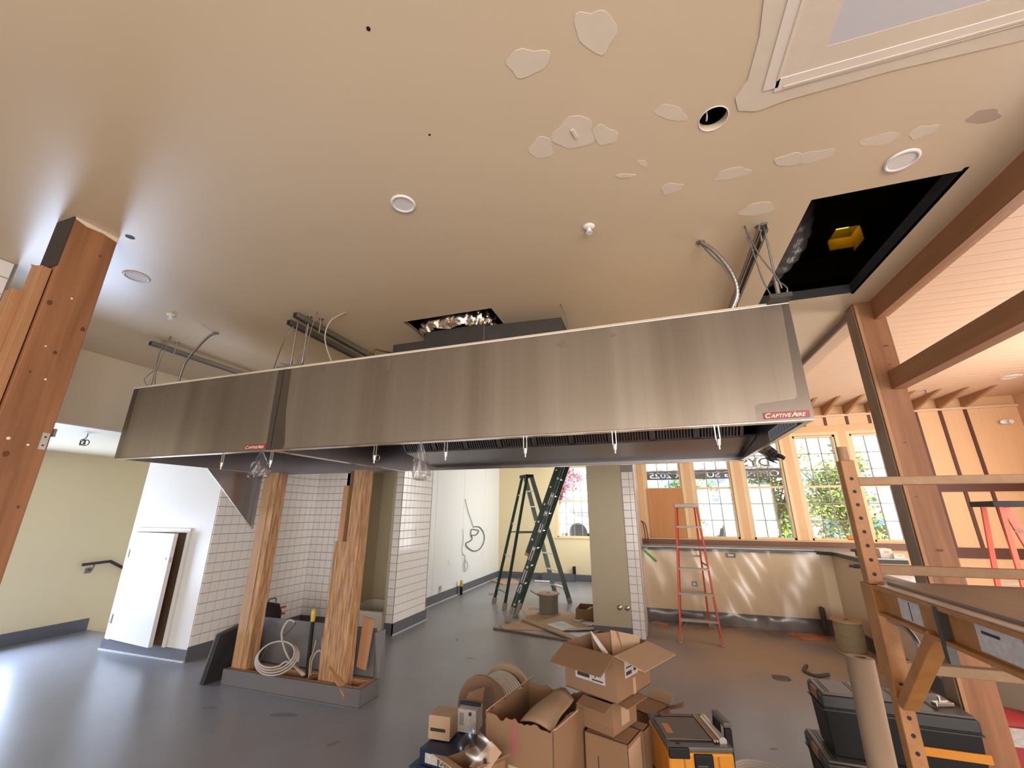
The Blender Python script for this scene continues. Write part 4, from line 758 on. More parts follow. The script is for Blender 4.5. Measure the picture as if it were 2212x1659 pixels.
# ================================================================== ladders
def lerp(a, b, t): return Vector(a)*(1-t)+Vector(b)*t
def stepladder(name, label, ff, rf, top, cap_dir, cap_l, cap_w, H, steps, mr, mrear, mstep, rail_w, rungs, spread=True, tray=None, group='stepladders', braces=True):
    """ff, rf: front / rear foot pairs (x,y); top: centre of the cap; cap_dir: unit vector from rail to rail"""
    t_ = thing(name, label, 'ladder', ((ff[0][0]+ff[1][0]+rf[0][0]+rf[1][0])/4, (ff[0][1]+ff[1][1]+rf[0][1]+rf[1][1])/4, 0), group)
    cd = Vector((*cap_dir, 0)); dd = Vector((-cd.y, cd.x, 0)); top = Vector(top)
    fdir = (Vector((*ff[0], 0))+Vector((*ff[1], 0)))/2-(Vector((*rf[0], 0))+Vector((*rf[1], 0)))/2; fdir.normalize()
    tf = [top+cd*s*cap_l/2*0.88+fdir*cap_w*0.28-Vector((0,0,0.03)) for s in (-1, 1)]; tr_ = [top+cd*s*cap_l/2*0.72-fdir*cap_w*0.28-Vector((0,0,0.03)) for s in (-1, 1)]
    F = [Vector((*p, 0)) for p in ff]; Rr = [Vector((*p, 0)) for p in rf]
    for i in range(2):
        m = MB(); m.beam(F[i]+Vector((0,0,0.015)), tf[i], rail_w, 0.022, fdir); m.build('front_rail', mr, t_)
        m = MB(); m.beam(Rr[i]+Vector((0,0,0.015)), tr_[i], rail_w*0.62, 0.020, fdir); m.build('rear_rail', mrear, t_)
        for P, Q in ((F[i], tf[i]), (Rr[i], tr_[i])):
            m = MB(); m.beam(P, lerp(P, Q, 0.10/H), rail_w*0.95, 0.036, fdir); m.build('foot', alum_matte, t_)
    for z in steps:
        k = (z-0.015)/(tf[0].z-0.015); a, b = lerp(F[0], tf[0], k), lerp(F[1], tf[1], k); m = MB(); m.beam(a, b, rail_w*1.05, 0.022, fdir); m.build('step', mstep, t_)
    for z in rungs:
        k = z/tr_[0].z; a, b = lerp(Rr[0], tr_[0], k), lerp(Rr[1], tr_[1], k); m = MB(); m.beam(a, b, 0.03, 0.014, (0,0,1)); m.build('rear_brace', mstep, t_)
    if braces:
        k = steps[0]/tf[0].z
        for i in range(2):
            a = lerp(F[i], tf[i], k*0.45); b = lerp(lerp(F[0], tf[0], k), lerp(F[1], tf[1], k), 0.25 if i == 0 else 0.75); m = MB(); m.beam(a, b, 0.016, 0.004, fdir); m.build('knee_brace', galv_dk, t_)
    m = MB(); m.obox(top, cd, dd, (0,0,1), cap_l/2, cap_w/2, 0.028); m.build('top_cap', tray[1] if tray else mstep, t_, 0.006)
    if spread:
        for i in range(2):
            k = 0.55; m = MB(); a, b = lerp(F[i], tf[i], k), lerp(Rr[i], tr_[i], k); m.beam(a, b, 0.022, 0.006, (0,0,1)); m.build('spreader', galv_dk, t_)
    return t_
def nrm(x, y): l = math.hypot(x, y); return (x/l, y/l)
# tall green stepladder of the back room (front = right side)
stepladder('stepladder', 'tall green fibreglass stepladder open in the back room', [(-1.60, 8.29), (-1.94, 8.66)], [(-2.59, 7.45), (-2.94, 7.87)], (-2.33, 8.0, 2.28), nrm(-0.34, 0.40), 0.34, 0.16, 2.3, [0.275, 0.565, 0.855, 1.14, 1.43, 1.71, 2.0], green_lt, green_fg, alum, 0.085, [0.25, 0.83, 1.39, 1.92], True, ('x', black))
# red stepladder at the bar (front faces the camera)
stepladder('stepladder', 'red fibreglass stepladder standing before the plastic covered bar', [(0.185, 6.40), (0.675, 6.40)], [(0.24, 7.27), (0.63, 7.27)], (0.455, 6.62, 1.695), (1, 0), 0.32, 0.15, 1.72, [0.275, 0.58, 0.88, 1.15, 1.41], red_fg, red_fg, alum_matte, 0.075, [0.5, 1.0], True, ('x', alum_matte))
# second red stepladder in the dining room
stepladder('stepladder', 'red stepladder with a black cap in the dining room at right', [(3.95, 5.6), (3.95, 6.05)], [(3.22, 5.55), (3.22, 6.0)], (3.46, 5.8, 1.69), (0, 1), 0.34, 0.36, 1.72, [0.29, 0.58, 0.87, 1.15, 1.42], red_fg, red_fg, alum, 0.07, [0.5, 1.0], True, ('x', black))
# green extension ladder leaning on the wall end
el = thing('extension_ladder', 'long green fibreglass extension ladder leaning to the right', 'ladder', (-2.24, 6.83, 0))
sl = Vector((0.395, 0, 1)).normalized(); nz = Vector((-sl.z, 0, sl.x))
def ep(s, y, off=0.0): return Vector((-2.235, y, 0.028))+sl*s+nz*off
for y in (6.66, 7.01):
    m = MB(); m.beam(ep(0.10, y), ep(3.20, y), 0.085, 0.026, nz); r_ = m.build('base_rail', green_fg, el, 0.004)
    m = MB(); m.beam(ep(0.10, y-0.014 if y < 6.8 else y+0.014), ep(3.20, y-0.014 if y < 6.8 else y+0.014), 0.012, 0.004, nz); m.build('rail_lip', green_lt, r_)
    m = MB(); m.beam(ep(-0.02, y), ep(0.20, y), 0.07, 0.03, nz); m.obox(ep(-0.02, y)+Vector((0, 0, 0.012)), (1,0,0), (0,1,0), (0,0,1), 0.055, 0.03, 0.012); m.build('swivel_foot', alum_matte, el)
for y in (6.69, 6.98):
    m = MB(); m.beam(ep(0.96, y, 0.075), ep(3.22, y, 0.075), 0.078, 0.026, nz); m.build('fly_rail', green_fg, el, 0.004)
    m = MB(); m.beam(ep(0.955, y, 0.075), ep(1.0, y, 0.075), 0.08, 0.03, nz); m.build('fly_rail_cap', yellow, el)
for k in range(11):
    m = MB(); s_ = 0.24+0.287*k; m.cyl(ep(s_, 6.64), ep(s_, 7.03), 0.017, n=12); m.build('rung', alum, el)
for k in range(7):
    m = MB(); s_ = 1.22+0.287*k; m.cyl(ep(s_, 6.67, 0.075), ep(s_, 7.0, 0.075), 0.015, n=12); m.build('rung', alum, el)
for k in range(10):
    m = MB(); s_ = 0.24+0.287*k; c_ = ep(s_, 6.645); m.tube(arc(c_, 0.017, 0, 360, 16, sl, nz)[:-1], 0.003, 5, True); m.build('rung_rivet', alum, el)
for (s_, L_) in ((0.42, 0.10), (0.62, 0.20), (0.98, 0.22), (1.38, 0.14), (1.62, 0.08), (1.86, 0.20)):
    m = MB(); m.obox(ep(s_+0.05, 6.645), sl, nz, (0,1,0), L_/2, 0.026, 0.001); m.build('warning_label', label_w, el)

# ================================================================== back room floor
def disc_spool(x, y, r, hgt, label, mat_w, tilt=0):
    t_ = thing('cable_spool', label, 'cable spool', (x, y, 0), 'upright cable spools')
    m = MB(); m.cyl((x, y, 0.006), (x, y, 0.022), r, n=36); m.build('lower_flange', kraft_lt, t_); m = MB(); m.cyl((x, y, hgt-0.016), (x, y, hgt), r, n=36); m.build('upper_flange', kraft_lt, t_)
    m = MB(); pts = []
    nT = 15
    for k in range(nT*16):
        a = 2*math.pi*k/16; pts.append((x+r*0.80*math.cos(a), y+r*0.80*math.sin(a), 0.03+(hgt-0.05)*k/(nT*16)))
    m.tube(pts, 0.0125, 6); m.cyl((x, y, 0.02), (x, y, hgt-0.015), r*0.79, n=30); m.build('wound_cable', mat_w, t_)
    m = MB(); m.cyl((x, y, hgt), (x, y, hgt+0.001), r*0.15, n=16); m.build('spindle_hole', black, t_)
    return t_
disc_spool(-1.78, 7.36, 0.185, 0.32, 'spool of grey cable standing on the cardboard in the back room', M('spool_cable', (0.24, 0.215, 0.18), 0.5))
cable('cable_end', [(-1.93, 7.30, 0.28), (-2.0, 7.27, 0.32), (-2.06, 7.25, 0.36)], 0.010, galv_dk, 'loose cable end sticking out of the grey spool')
def sheet(pts, mat, label, name, th=0.004, cat='sheet', grp='sheets strewn on the back room floor', z=0.0008):
    m = MB(); m.prism([(a, b, z) for a, b in pts], (0, 0, th)); return tag(m.build(name, mat), label, cat, grp)
sheet([(-2.31, 6.43), (-2.18, 6.26), (-1.70, 6.37), (-1.40, 6.50), (-1.05, 6.72), (-1.05, 7.30), (-1.30, 7.60), (-1.60, 7.62), (-2.28, 7.52), (-2.05, 7.0), (-2.10, 6.80)], kraft_lt, 'big flattened cardboard sheet under the extension ladder feet', 'cardboard_sheet', 0.005)
m = MB(); m.beam((-2.32, 6.23, 0.012), (-1.13, 5.98, 0.012), 0.035, 0.022, (0, 1, 0)); tag(m.build('wood_strip', wood('grey_strip', (0.20, 0.15, 0.11), (0.14, 0.10, 0.08), 0)), 'thin dark wood strip lying in front of the cardboard', 'wood strip')
m = MB(); m.beam((-2.04, 6.82, 0.018), (-1.13, 6.08, 0.018), 0.11, 0.022, (0.6, 0.8, 0)); tag(m.build('wood_plank', wood('pale_plank', (0.42, 0.31, 0.21), (0.33, 0.23, 0.15), 0)), 'pale short plank lying across the cardboard sheet', 'plank')
sheet([(-1.66, 6.70), (-1.36, 6.42), (-1.20, 6.66), (-1.48, 6.96)], paper, 'white printed sheet on top of the cardboard', 'paper_sheet', 0.003, z=0.007)
sheet([(-1.60, 6.78), (-1.44, 6.66), (-1.38, 6.76), (-1.52, 6.90)], M('blue_paper', (0.55, 0.66, 0.78), 0.7), 'pale blue sheet on the white printed sheet', 'paper_sheet', 0.002, z=0.011)
sheet([(-1.35, 7.10), (-1.02, 6.82), (-0.96, 7.02), (-1.25, 7.18)], paper, 'white paper sheet near the wall end foot', 'paper_sheet', 0.003, z=0.007)
sheet([(-1.36, 6.42), (-0.96, 6.60), (-0.95, 6.72), (-1.30, 6.56)], label_w, 'grey paper sheet close to the wall end foot', 'paper_sheet', 0.004, z=0.016)
sheet([(-3.90, 10.2), (-3.45, 9.82), (-3.10, 10.1), (-3.5, 10.7)], kraft_lt, 'pale paper sheet in the far corner of the back room', 'paper_sheet', 0.02)
m = MB(); m.cyl((-2.86, 10.45, 0.02), (-2.45, 10.5, 0.02), 0.02, n=12); tag(m.build('white_tube', white_pl), 'short white tube on the back room floor', 'tube')
sc_ = thing('scrap_box', 'small open cardboard box of scraps beside the wall end', 'box', (-1.15, 7.4, 0)); m = MB(); m.box(-1.30, -1.29, 7.16, 7.6, 0, 0.15); m.box(-1.00, -0.99, 7.16, 7.6, 0, 0.15); m.box(-1.29, -1.00, 7.16, 7.17, 0, 0.15); m.box(-1.29, -1.0, 7.59, 7.6, 0, 0.15); m.box(-1.29, -1.0, 7.17, 7.59, 0, 0.01); m.build('carton', kraft, sc_)
m = MB(); m.obox((-1.15, 7.3, 0.10), (0.8,0.3,0.5), (-0.3,0.9,0), (-0.4,-0.1,0.8), 0.1, 0.05, 0.01); m.build('scrap', kraft_lt, sc_); m = MB(); m.obox((-1.08, 7.35, 0.12), (0.5,-0.5,0.6), (0.6,0.7,0), (-0.5,0.4,0.7), 0.07, 0.04, 0.008); m.build('scrap', paper, sc_)
cable('floor_wire', [(-1.2, 6.95, 0.02), (-1.12, 7.02, 0.025), (-1.0, 7.05, 0.02), (-0.96, 7.0, 0.02)], 0.006, wire_dark, 'dark wire lying over the papers')

# ================================================================== bar
hw = struct(MB().box(-0.225, 2.42, 7.42, 7.55, 0, 1.03).build('wall_bar', M('bar_paint', (0.82, 0.69, 0.48), 0.5)), 'beige bar half wall behind clear sheeting', 'wall')
hw2 = MB(); hw2.box(2.36, 2.50, 6.28, 7.42, 0, 1.03); hw2.box(2.36, 2.50, 3.75, 6.28, 0, 0.93); struct(hw2.build('wall_bar_return', M('bar_paint2', (0.70, 0.585, 0.42), 0.5)), 'cream half wall returning from the bar', 'wall')
struct(boxo('trim_5', white_trim, (2.33, 2.54, 3.75, 6.27, 0.93, 0.96)), 'white cap on the half wall', 'trim')
base('baseboard_bar', [(-0.225, 2.36, 7.405, 7.42, 0, 0.19), (2.345, 2.36, 3.75, 7.42, 0, 0.16)])
ct = thing('bar_counter', 'stone bar counter with a dark edge below the windows', 'counter', (1.2, 7.7, 1.03))
m = MB(); m.prism([(-0.22, 7.38, 1.078), (2.15, 7.38, 1.078), (2.30, 7.22, 1.078), (2.30, 6.28, 1.078), (2.75, 6.28, 1.078), (2.75, 7.955, 1.078), (-0.22, 7.955, 1.078)], (0, 0, 0.012)); m.build('top', counter_top, ct)
m = MB(); m.prism([(-0.22, 7.385, 1.032), (2.155, 7.385, 1.032), (2.305, 7.225, 1.032), (2.305, 6.285, 1.032), (2.745, 6.285, 1.032), (2.745, 7.95, 1.032), (-0.22, 7.95, 1.032)], (0, 0, 0.046)); m.build('edge', counter_edge, ct)
m = MB()
def fn(u, v):
    x = -0.2+2.4*u; z = 1.06*(1-v)
    y = 7.375+0.010*math.sin(23*u+5*v)+0.012*math.sin(41*u-9*v)*(1 if 0.3 < u < 0.75 else 0.4)-0.06*max(0, v-0.86)/0.14
    return (x, y, max(z, 0.012)+0.004*math.sin(31*u))
m.grid(fn, 90, 30)
tag(m.build('plastic_sheeting', poly), 'clear plastic sheeting taped over the bar front', 'sheeting')
m = MB()
def fn(u, v): return (-0.1+2.35*u, 7.34-0.26*v*(1+0.3*math.sin(9*u)), 0.012+0.03*abs(math.sin(13*u+4*v))*(1-0.6*v)+0.014*abs(math.sin(27*u-5*v)))
m.grid(fn, 80, 8); tag(m.build('floor_sheeting', poly), 'crumpled clear plastic bunched along the bar foot', 'sheeting')
m = MB()
def fn(u, v): return (-0.218+0.012*math.sin(14*v+5*u)+0.02, 6.60+0.75*u, 2.6*v+0.01)
m.grid(fn, 12, 30); tag(m.build('wall_sheeting', poly), 'clear plastic sheeting hanging on the white return wall', 'sheeting')
m = MB(); m.beam((-0.19, 7.37, 1.02), (-0.02, 7.36, 0.86), 0.035, 0.003, (1, 0, 1)); tag(m.build('green_tape_strip', green_tape), 'strip of green masking tape at the bar left end', 'tape')
def gbox(x, y, z, w_, h_, label):
    t_ = thing('outlet_plate', label, 'outlet', (x, y, z), 'wall plates'); m = MB(); m.box(x-w_/2, x+w_/2, y-0.02, y, z-h_/2, z+h_/2); m.build('cover', grey_pl, t_, 0.003); m = MB(); m.box(x-w_*0.3, x+w_*0.3, y-0.022, y-0.02, z-h_*0.25, z+h_*0.25); m.build('insert', lens_m, t_)
gbox(1.06, 7.42, 0.985, 0.13, 0.06, 'dark outlet strip under the bar counter edge'); gbox(0.50, 7.42, 0.56, 0.07, 0.07, 'small dark outlet on the bar front behind the red stepladder')
for k in range(2): cable('red_wire', [(-0.16+0.04*k, 7.9, 1.09), (-0.17+0.04*k, 7.92, 1.30), (-0.19+0.03*k, 7.93, 1.42), (-0.22, 7.94, 1.46)], 0.008, M('dark_red', (0.18, 0.03, 0.02), 0.5), 'dark red rod at the left end of the bar, %s one' % ('left', 'right')[k], 'red rods', 'rod')
sheet([(-0.07, 7.16), (0.03, 7.13), (0.06, 7.26), (-0.04, 7.29)], orange_m, 'small orange paper square on the floor near the bar', 'orange_card', 0.003, grp='orange papers')
sheet([(1.62, 7.32), (1.72, 7.08), (2.02, 7.10), (1.93, 7.36)], orange_m, 'orange plastic tray frame on the floor before the bar', 'orange_tray', 0.012, grp='orange papers')
sheet([(1.70, 7.28), (1.77, 7.13), (1.94, 7.14), (1.89, 7.31)], kraft_lt, 'brown card lying inside the orange frame', 'brown_card', 0.004, grp='orange papers', z=0.014)
sheet([(-0.17, 7.45-0.12), (0.02, 7.20-0.02), (0.06, 7.26), (-0.10, 7.38)], kraft_lt, 'crumpled brown paper at the bar left foot', 'paper_scrap', 0.02, grp='orange papers')
disc_spool(2.12, 6.62, 0.17, 0.36, 'pale cable spool standing on the floor at the bar corner', M('pale_wound_cable', (0.36, 0.29, 0.17), 0.6))
cable('dark_hose', [(1.55, 5.62, 0.03), (1.42, 5.6, 0.012), (1.36, 5.72, 0.012), (1.42, 5.85, 0.03)], 0.018, wire_dark, 'short dark hose on the floor left of the paper roll')
m = MB(); m.box(2.06, 2.12, 7.30, 7.38, 0.02, 0.36); tag(m.build('dark_bundle', M('dark_bundle', (0.07, 0.06, 0.055), 0.7), bev=0.02), 'dark bundle under plastic at the bar inner corner', 'bundle')
# drill and boxes on the bar corner
dl = thing('cordless_drill', 'yellow and black cordless drill lying on the bar corner', 'drill', (2.36, 6.45, 1.09)); m = MB(); m.cyl((2.33, 6.45, 1.16), (2.48, 6.42, 1.16), 0.032, n=14); m.build('motor_body', yellow, dl); m = MB(); m.beam((2.42, 6.43, 1.15), (2.45, 6.42, 1.09), 0.045, 0.035, (1,0,0)); m.build('grip', black, dl); m = MB(); m.cyl((2.33, 6.45, 1.16), (2.27, 6.46, 1.16), 0.02, 0.012, 12); m.build('chuck', blackish, dl)
dl = thing('cordless_driver', 'orange and black driver standing above the drill', 'drill', (2.36, 6.6, 1.09)); m = MB(); m.cyl((2.32, 6.6, 1.30), (2.46, 6.58, 1.30), 0.03, n=14); m.build('motor_body', yellow, dl); m = MB(); m.beam((2.41, 6.59, 1.29), (2.42, 6.59, 1.13), 0.04, 0.034, (1,0,0)); m.build('grip', black, dl); m = MB(); m.box(2.37, 2.47, 6.55, 6.63, 1.09, 1.14); m.build('battery', blackish, dl)
m = MB(); m.cyl((2.24, 6.40, 0.985), (2.35, 6.36, 0.985), 0.022, n=12); m.cyl((2.20, 6.41, 0.985), (2.24, 6.40, 0.985), 0.016, n=12); tag(m.build('hanging_tool', blackish), 'dark metal tool clamped under the bar corner edge', 'tool')
for (x, y, z, a, b, c_, l_) in [(2.60, 6.48, 1.09, .12, .16, .10, 'upper white carton with a small label on the bar return'), (2.68, 6.33, 0.965+0.125, .10, .05, .05, 'flat white carton on the bar return')]:
    t_ = thing('white_carton', l_, 'carton', (x, y, z), 'white cartons on the bar'); m = MB(); m.box(x-a/2, x+a/2, y-b/2, y+b/2, z, z+c_); m.build('carton', white_pl, t_, 0.002); m = MB(); m.box(x-0.02, x+0.03, y-b/2-0.001, y-b/2, z+c_*0.55, z+c_*0.75); m.build('printed_label', brass, t_)
tb = thing('side_table', 'small table with dark edge beyond the half wall', 'table', (3.25, 7.1, 0)); m = MB(); m.box(2.95, 3.55, 6.9, 7.35, 0.90, 0.91); m.build('top', counter_top, tb); m = MB(); m.box(2.95, 3.55, 6.9, 7.35, 0.85, 0.90); m.build('edge', counter_edge, tb)
for (x, y) in ((2.98, 6.93), (3.52, 6.93), (2.98, 7.32), (3.52, 7.32)): boxo('leg', counter_edge, (x-0.02, x+0.02, y-0.02, y+0.02, 0, 0.85), tb)

# ================================================================== baker scaffold
sf = thing('baker_scaffold', 'yellow rolling scaffold with a plywood deck at the right edge', 'scaffold', (1.1, 1.2, 0))
T_ = 0.046
def hexhole(p, n_, r=0.0065):
    n_ = Vector(n_); m.cyl(Vector(p), Vector(p)+n_*0.0008, r, n=12)
for (x, y, zt) in ((0.752, 2.0, 1.80), (1.49, 2.0, 1.80), (0.752, 0.22, 1.80), (1.49, 0.22, 1.80)):
    m = MB(); m.box(x-T_/2, x+T_/2, y-T_/2, y+T_/2, 0.10, zt); up = m.build('upright', scaf if y < 1 else scaf, sf, 0.003)
    m = MB(); m.cyl((x, y, zt-0.02), (x, y, zt+0.055), 0.019, n=18); m.build('coupling_pin', scaf_worn, up)
    for k in range(int((zt-0.14)/0.049)):
        m = MB(); hexhole((x, y-T_/2-0.0001, 0.16+0.049*k), (0, -1, 0)); m.build('pin_hole', black, up)
    m = MB(); m.cyl((x, y-0.018, 0.06), (x, y+0.018, 0.06), 0.06, n=24); m.build('caster', rubber, sf); m = MB(); m.box(x-0.02, x+0.02, y-0.028, y+0.028, 0.055, 0.11); m.build('caster_fork', galv, sf)
for y in (2.0, 0.22):
    for z in (1.718, 1.40, 1.09, 0.78, 0.47, 0.20):
        m = MB(); m.box(0.752+T_/2, 1.49-T_/2, y-0.016, y+0.016, z-0.016, z+0.016); m.build('end_rung', scaf_worn if z > 1.0 else scaf, sf, 0.003)
for x in (0.728, 1.47):
    m = MB(); xx = x; m.box(xx, xx+0.044, 0.16, 2.03, 1.340, 1.352); m.box(xx, xx+0.044, 0.16, 2.03, 1.255, 1.266); m.box(xx+0.020, xx+0.026, 0.16, 2.03, 1.266, 1.340); rl = m.build('side_rail', scaf, sf)
    m = MB(); m.box(xx-0.004, xx+0.048, 1.955, 2.045, 1.05, 1.352); m.build('corner_sleeve', scaf, sf, 0.003)
    m = MB(); m.beam((xx+0.022, 1.96, 0.985), (xx+0.022, 1.66, 1.262), 0.045, 0.034, (1, 0, 0)); m.build('knee_brace', scaf, sf, 0.004)
    m = MB(); m.beam((xx+0.022, 0.26, 0.985), (xx+0.022, 0.56, 1.262), 0.045, 0.034, (1, 0, 0)); m.build('knee_brace', scaf, sf, 0.004)
    if x < 1:
        m = MB(); m.box(xx+0.019, xx+0.020, 1.72, 1.84, 1.270, 1.332); lb = m.build('safety_label', label_w, rl); m = MB(); m.box(xx+0.0182, xx+0.019, 1.775, 1.779, 1.275, 1.328); m.build('label_line', black_ink, lb)
        m = MB(); m.box(xx+0.019, xx+0.020, 1.33, 1.48, 1.272, 1.335); lb = m.build('safety_label', label_w, rl); m = MB(); m.box(xx+0.0182, xx+0.019, 1.40, 1.46, 1.315, 1.322); m.build('label_line', black_ink, lb)
        m = MB(); m.box(xx-0.002, xx+0.019, 1.585, 1.605, 1.21, 1.35); m.build('locking_bar', sheet_blk, rl)
        m = MB(); m.tube(smooth_path([(xx+0.03, 1.93, 1.24), (xx+0.05, 1.90, 1.225), (xx+0.05, 1.86, 1.20), (xx+0.05, 1.855, 1.16)]), 0.007, 8); m.build('spring_pin', galv_dk, rl)
m = MB(); m.box(0.772, 1.47, 0.2, 1.95, 1.352, 1.366); m.build('deck_board', deck_ply, sf, 0.002)
m = MB(); m.box(0.735, 0.772, 0.2, 1.93, 1.3525, 1.357); m.build('deck_edge', alum, sf)

# ================================================================== boxes in the foreground
def carton(name, label, N, L, R_, z0, z1, mat=kraft, flaps=(), group=None, open_=True, cat='box', floor_=True):
    """N near corner, L left corner, R_ right corner (xy); flaps: (edge, length, angle down, from, to)"""
    N, L, R_ = Vector((*N, 0)), Vector((*L, 0)), Vector((*R_, 0)); B = L+R_-N; ctr = (L+R_)/2
    t_ = thing(name, label, cat, (ctr.x, ctr.y, z0), group); zc = Vector((0,0,1)); th = 0.005
    C = [N, R_, B, L]
    m = MB()
    for i in range(4):
        a, b = C[i], C[(i+1) % 4]; d = (b-a).normalized(); n_ = Vector((-d.y, d.x, 0))
        if n_.dot(ctr-(a+b)/2) < 0: n_ = -n_
        m.hexa([a+zc*z0, b+zc*z0, b+n_*th+zc*z0, a+n_*th+zc*z0, a+zc*z1, b+zc*z1, b+n_*th+zc*z1, a+n_*th+zc*z1])
    m.hexa([p+zc*z0 for p in C]+[p+zc*(z0+th) for p in C])
    if not open_: m.hexa([p+zc*(z1-th) for p in C]+[p+zc*z1 for p in C])
    m.build('carton_body', mat, t_)
    for (e, ln, ang, f0, f1, *mm) in flaps:
        a, b = C[e], C[(e+1) % 4]; a, b = a.lerp(b, f0), a.lerp(b, f1); d = (b-a).normalized(); n_ = Vector((-d.y, d.x, 0))
        if n_.dot(ctr-(a+b)/2) > 0: n_ = -n_
        o_ = (n_*math.cos(math.radians(ang))+zc*math.sin(math.radians(ang))); up = (zc*math.cos(math.radians(ang))-n_*math.sin(math.radians(ang)))
        q = MB(); P = [a+zc*z1, b+zc*z1, b+zc*z1+o_*ln, a+zc*z1+o_*ln]; q.hexa([p-up*0.002 for p in P]+[p+up*0.002 for p in P]); q.build('flap', mm[0] if mm else mat, t_)
    return t_, N, L, R_
def face_rect(a, b, z0, z1, f0, f1, g0, g1, mat, name, parent, off=0.0012, th=0.0008):
    a, b = Vector((a[0], a[1], 0)), Vector((b[0], b[1], 0)); d = (b-a); n_ = Vector((d.y, -d.x, 0)).normalized()
    if n_.dot(Vector((0, -1, 0))) < 0: n_ = -n_
    p0, p1 = a.lerp(b, f0)+n_*off, a.lerp(b, f1)+n_*off; za, zb = z0+(z1-z0)*g0, z0+(z1-z0)*g1
    m = MB(); m.prism([p0+Vector((0,0,za)), p1+Vector((0,0,za)), p1+Vector((0,0,zb)), p0+Vector((0,0,zb))], -n_*th); return m.build(name, mat, parent), p0, d.normalized(), n_
N, L, R_ = (-0.291, 2.802), (-0.619, 2.964), (-0.114, 3.171)
t1, *_q = carton('cardboard_box', 'open cardboard box with spread flaps on top of the stack', N, L, R_, 0.562, 0.80, flaps=[(3, 0.17, -25, 0.0, 1.0), (0, 0.19, -12, 0.0, 1.0, kraft_lt), (1, 0.16, -75, 0.02, 0.98), (2, 0.16, -70, 0.02, 0.98, kraft_lt)], group='cardboard boxes under the hood')  # right flap paler: the light falling on it is put into its colour
s1, p0, dd, nn = face_rect(L, N, 0.562, 0.80, 0.22, 0.80, 0.30, 0.78, label_w, 'shipping_label', t1)
for (f0, f1, g0, g1) in ((0.26, 0.50, 0.36, 0.46), (0.26, 0.40, 0.50, 0.53), (0.26, 0.44, 0.56, 0.58), (0.55, 0.76, 0.34, 0.37), (0.60, 0.62, 0.40, 0.75), (0.70, 0.78, 0.60, 0.74)):
    face_rect(L, N, 0.562, 0.80, f0, f1, g0, g1, black_ink, 'label_print', s1, 0.0022, 0.0005)
s1, p0, dd, nn = face_rect(N, R_, 0.562, 0.80, 0.25, 0.62, 0.42, 0.88, label_w, 'shipping_label', t1)
for (f0, f1, g0, g1) in ((0.28, 0.44, 0.47, 0.55), (0.28, 0.58, 0.62, 0.65), (0.50, 0.58, 0.50, 0.58)): face_rect(N, R_, 0.562, 0.80, f0, f1, g0, g1, black_ink, 'label_print', s1, 0.0022, 0.0005)
face_rect(N, R_, 0.562, 0.80, 0.46, 0.54, 0.0, 0.35, kraft_lt, 'packing_tape', t1)
# contents of the open box
for (c_, ax, ay, hx, hy, mat, l_, nm) in [((-0.35, 3.02, 0.765), (0.9, 0.3, 0.1), (0.1, 0.5, 0.86), .09, .10, kraft, 'folded cardboard piece standing in the open box, left', 'cardboard_insert'), ((-0.24, 3.06, 0.765), (0.85, 0.45, -0.2), (-0.25, 0.45, 0.85), .10, .10, kraft_lt, 'folded cardboard piece standing in the open box, right', 'cardboard_insert')]:
    ax, ay = Vector(ax).normalized(), Vector(ay); ay = (ay-ax*ay.dot(ax)).normalized(); m = MB(); m.obox(c_, ax, ay, ax.cross(ay), hx, hy, 0.004); tag(m.build(nm, mat), l_, 'cardboard', 'cardboard inserts')
tb_ = thing('caulk_tube', 'white caulk tube with a red base sticking out of the open box', 'tube', (-0.36, 2.93, 0.78)); a, b = Vector((-0.345, 2.90, 0.77)), Vector((-0.455, 3.02, 0.865)); m = MB(); m.cyl(a, a.lerp(b, .75), 0.016, 0.012, 14); m.cyl(a.lerp(b, .75), b, 0.012, 0.003, 14); m.build('tube_body', white_pl, tb_); m = MB(); m.cyl(a-(b-a)*0.25, a, 0.019, n=14); m.build('red_base', M('red_plastic', (0.65, 0.05, 0.05), 0.4), tb_)
N, L, R_ = (-0.322, 2.804), (-0.497, 2.883), (-0.206, 3.04)
t2, *_q = carton('cardboard_box', 'small cardboard box in the middle of the stack', N, L, R_, 0.402, 0.557, flaps=[(3, 0.085, -15, 0.0, 1.0), (0, 0.085, -5, 0.1, 1.0)], group='cardboard boxes under the hood')
s1, *_z = face_rect(N, R_, 0.402, 0.557, 0.34, 0.68, 0.18, 0.75, kraft_lt, 'printed_panel', t2); face_rect(L, N, 0.402, 0.557, 0.0, 1.0, 0.0, 0.25, kraft_in, 'dark_band', t2)
d1 = Vector((-0.949, 0.314)); d2 = Vector((0.314, 0.949))
N = Vector((-0.245, 2.757)); L = N+d1*0.26; R_ = N+d2*0.20
t3, *_q = carton('cardboard_box', 'taller cardboard box at the foot of the stack', N, L, R_, 0.0, 0.40, open_=False, group='cardboard boxes under the hood')
face_rect(L, N, 0, 0.40, 0.30, 0.32, 0.2, 0.75, black_ink, 'print_mark', t3); face_rect(L, N, 0, 0.40, 0.68, 0.70, 0.2, 0.68, black_ink, 'print_mark', t3); face_rect(N, R_, 0, 0.4, 0.0, 0.9, 0.55, 0.95, kraft_lt, 'packing_tape', t3)
N = Vector((-0.130, 2.985)); L = N+d1*0.012+d2*0.0; 
N2 = Vector((-0.168, 2.975)); t4, *_q = carton('cardboard_box', 'cardboard box tucked behind the stack beside the yellow toolbox', N2, N2+d1*0.20, N2+d2*0.10, 0.0, 0.385, open_=False, group='cardboard boxes under the hood')
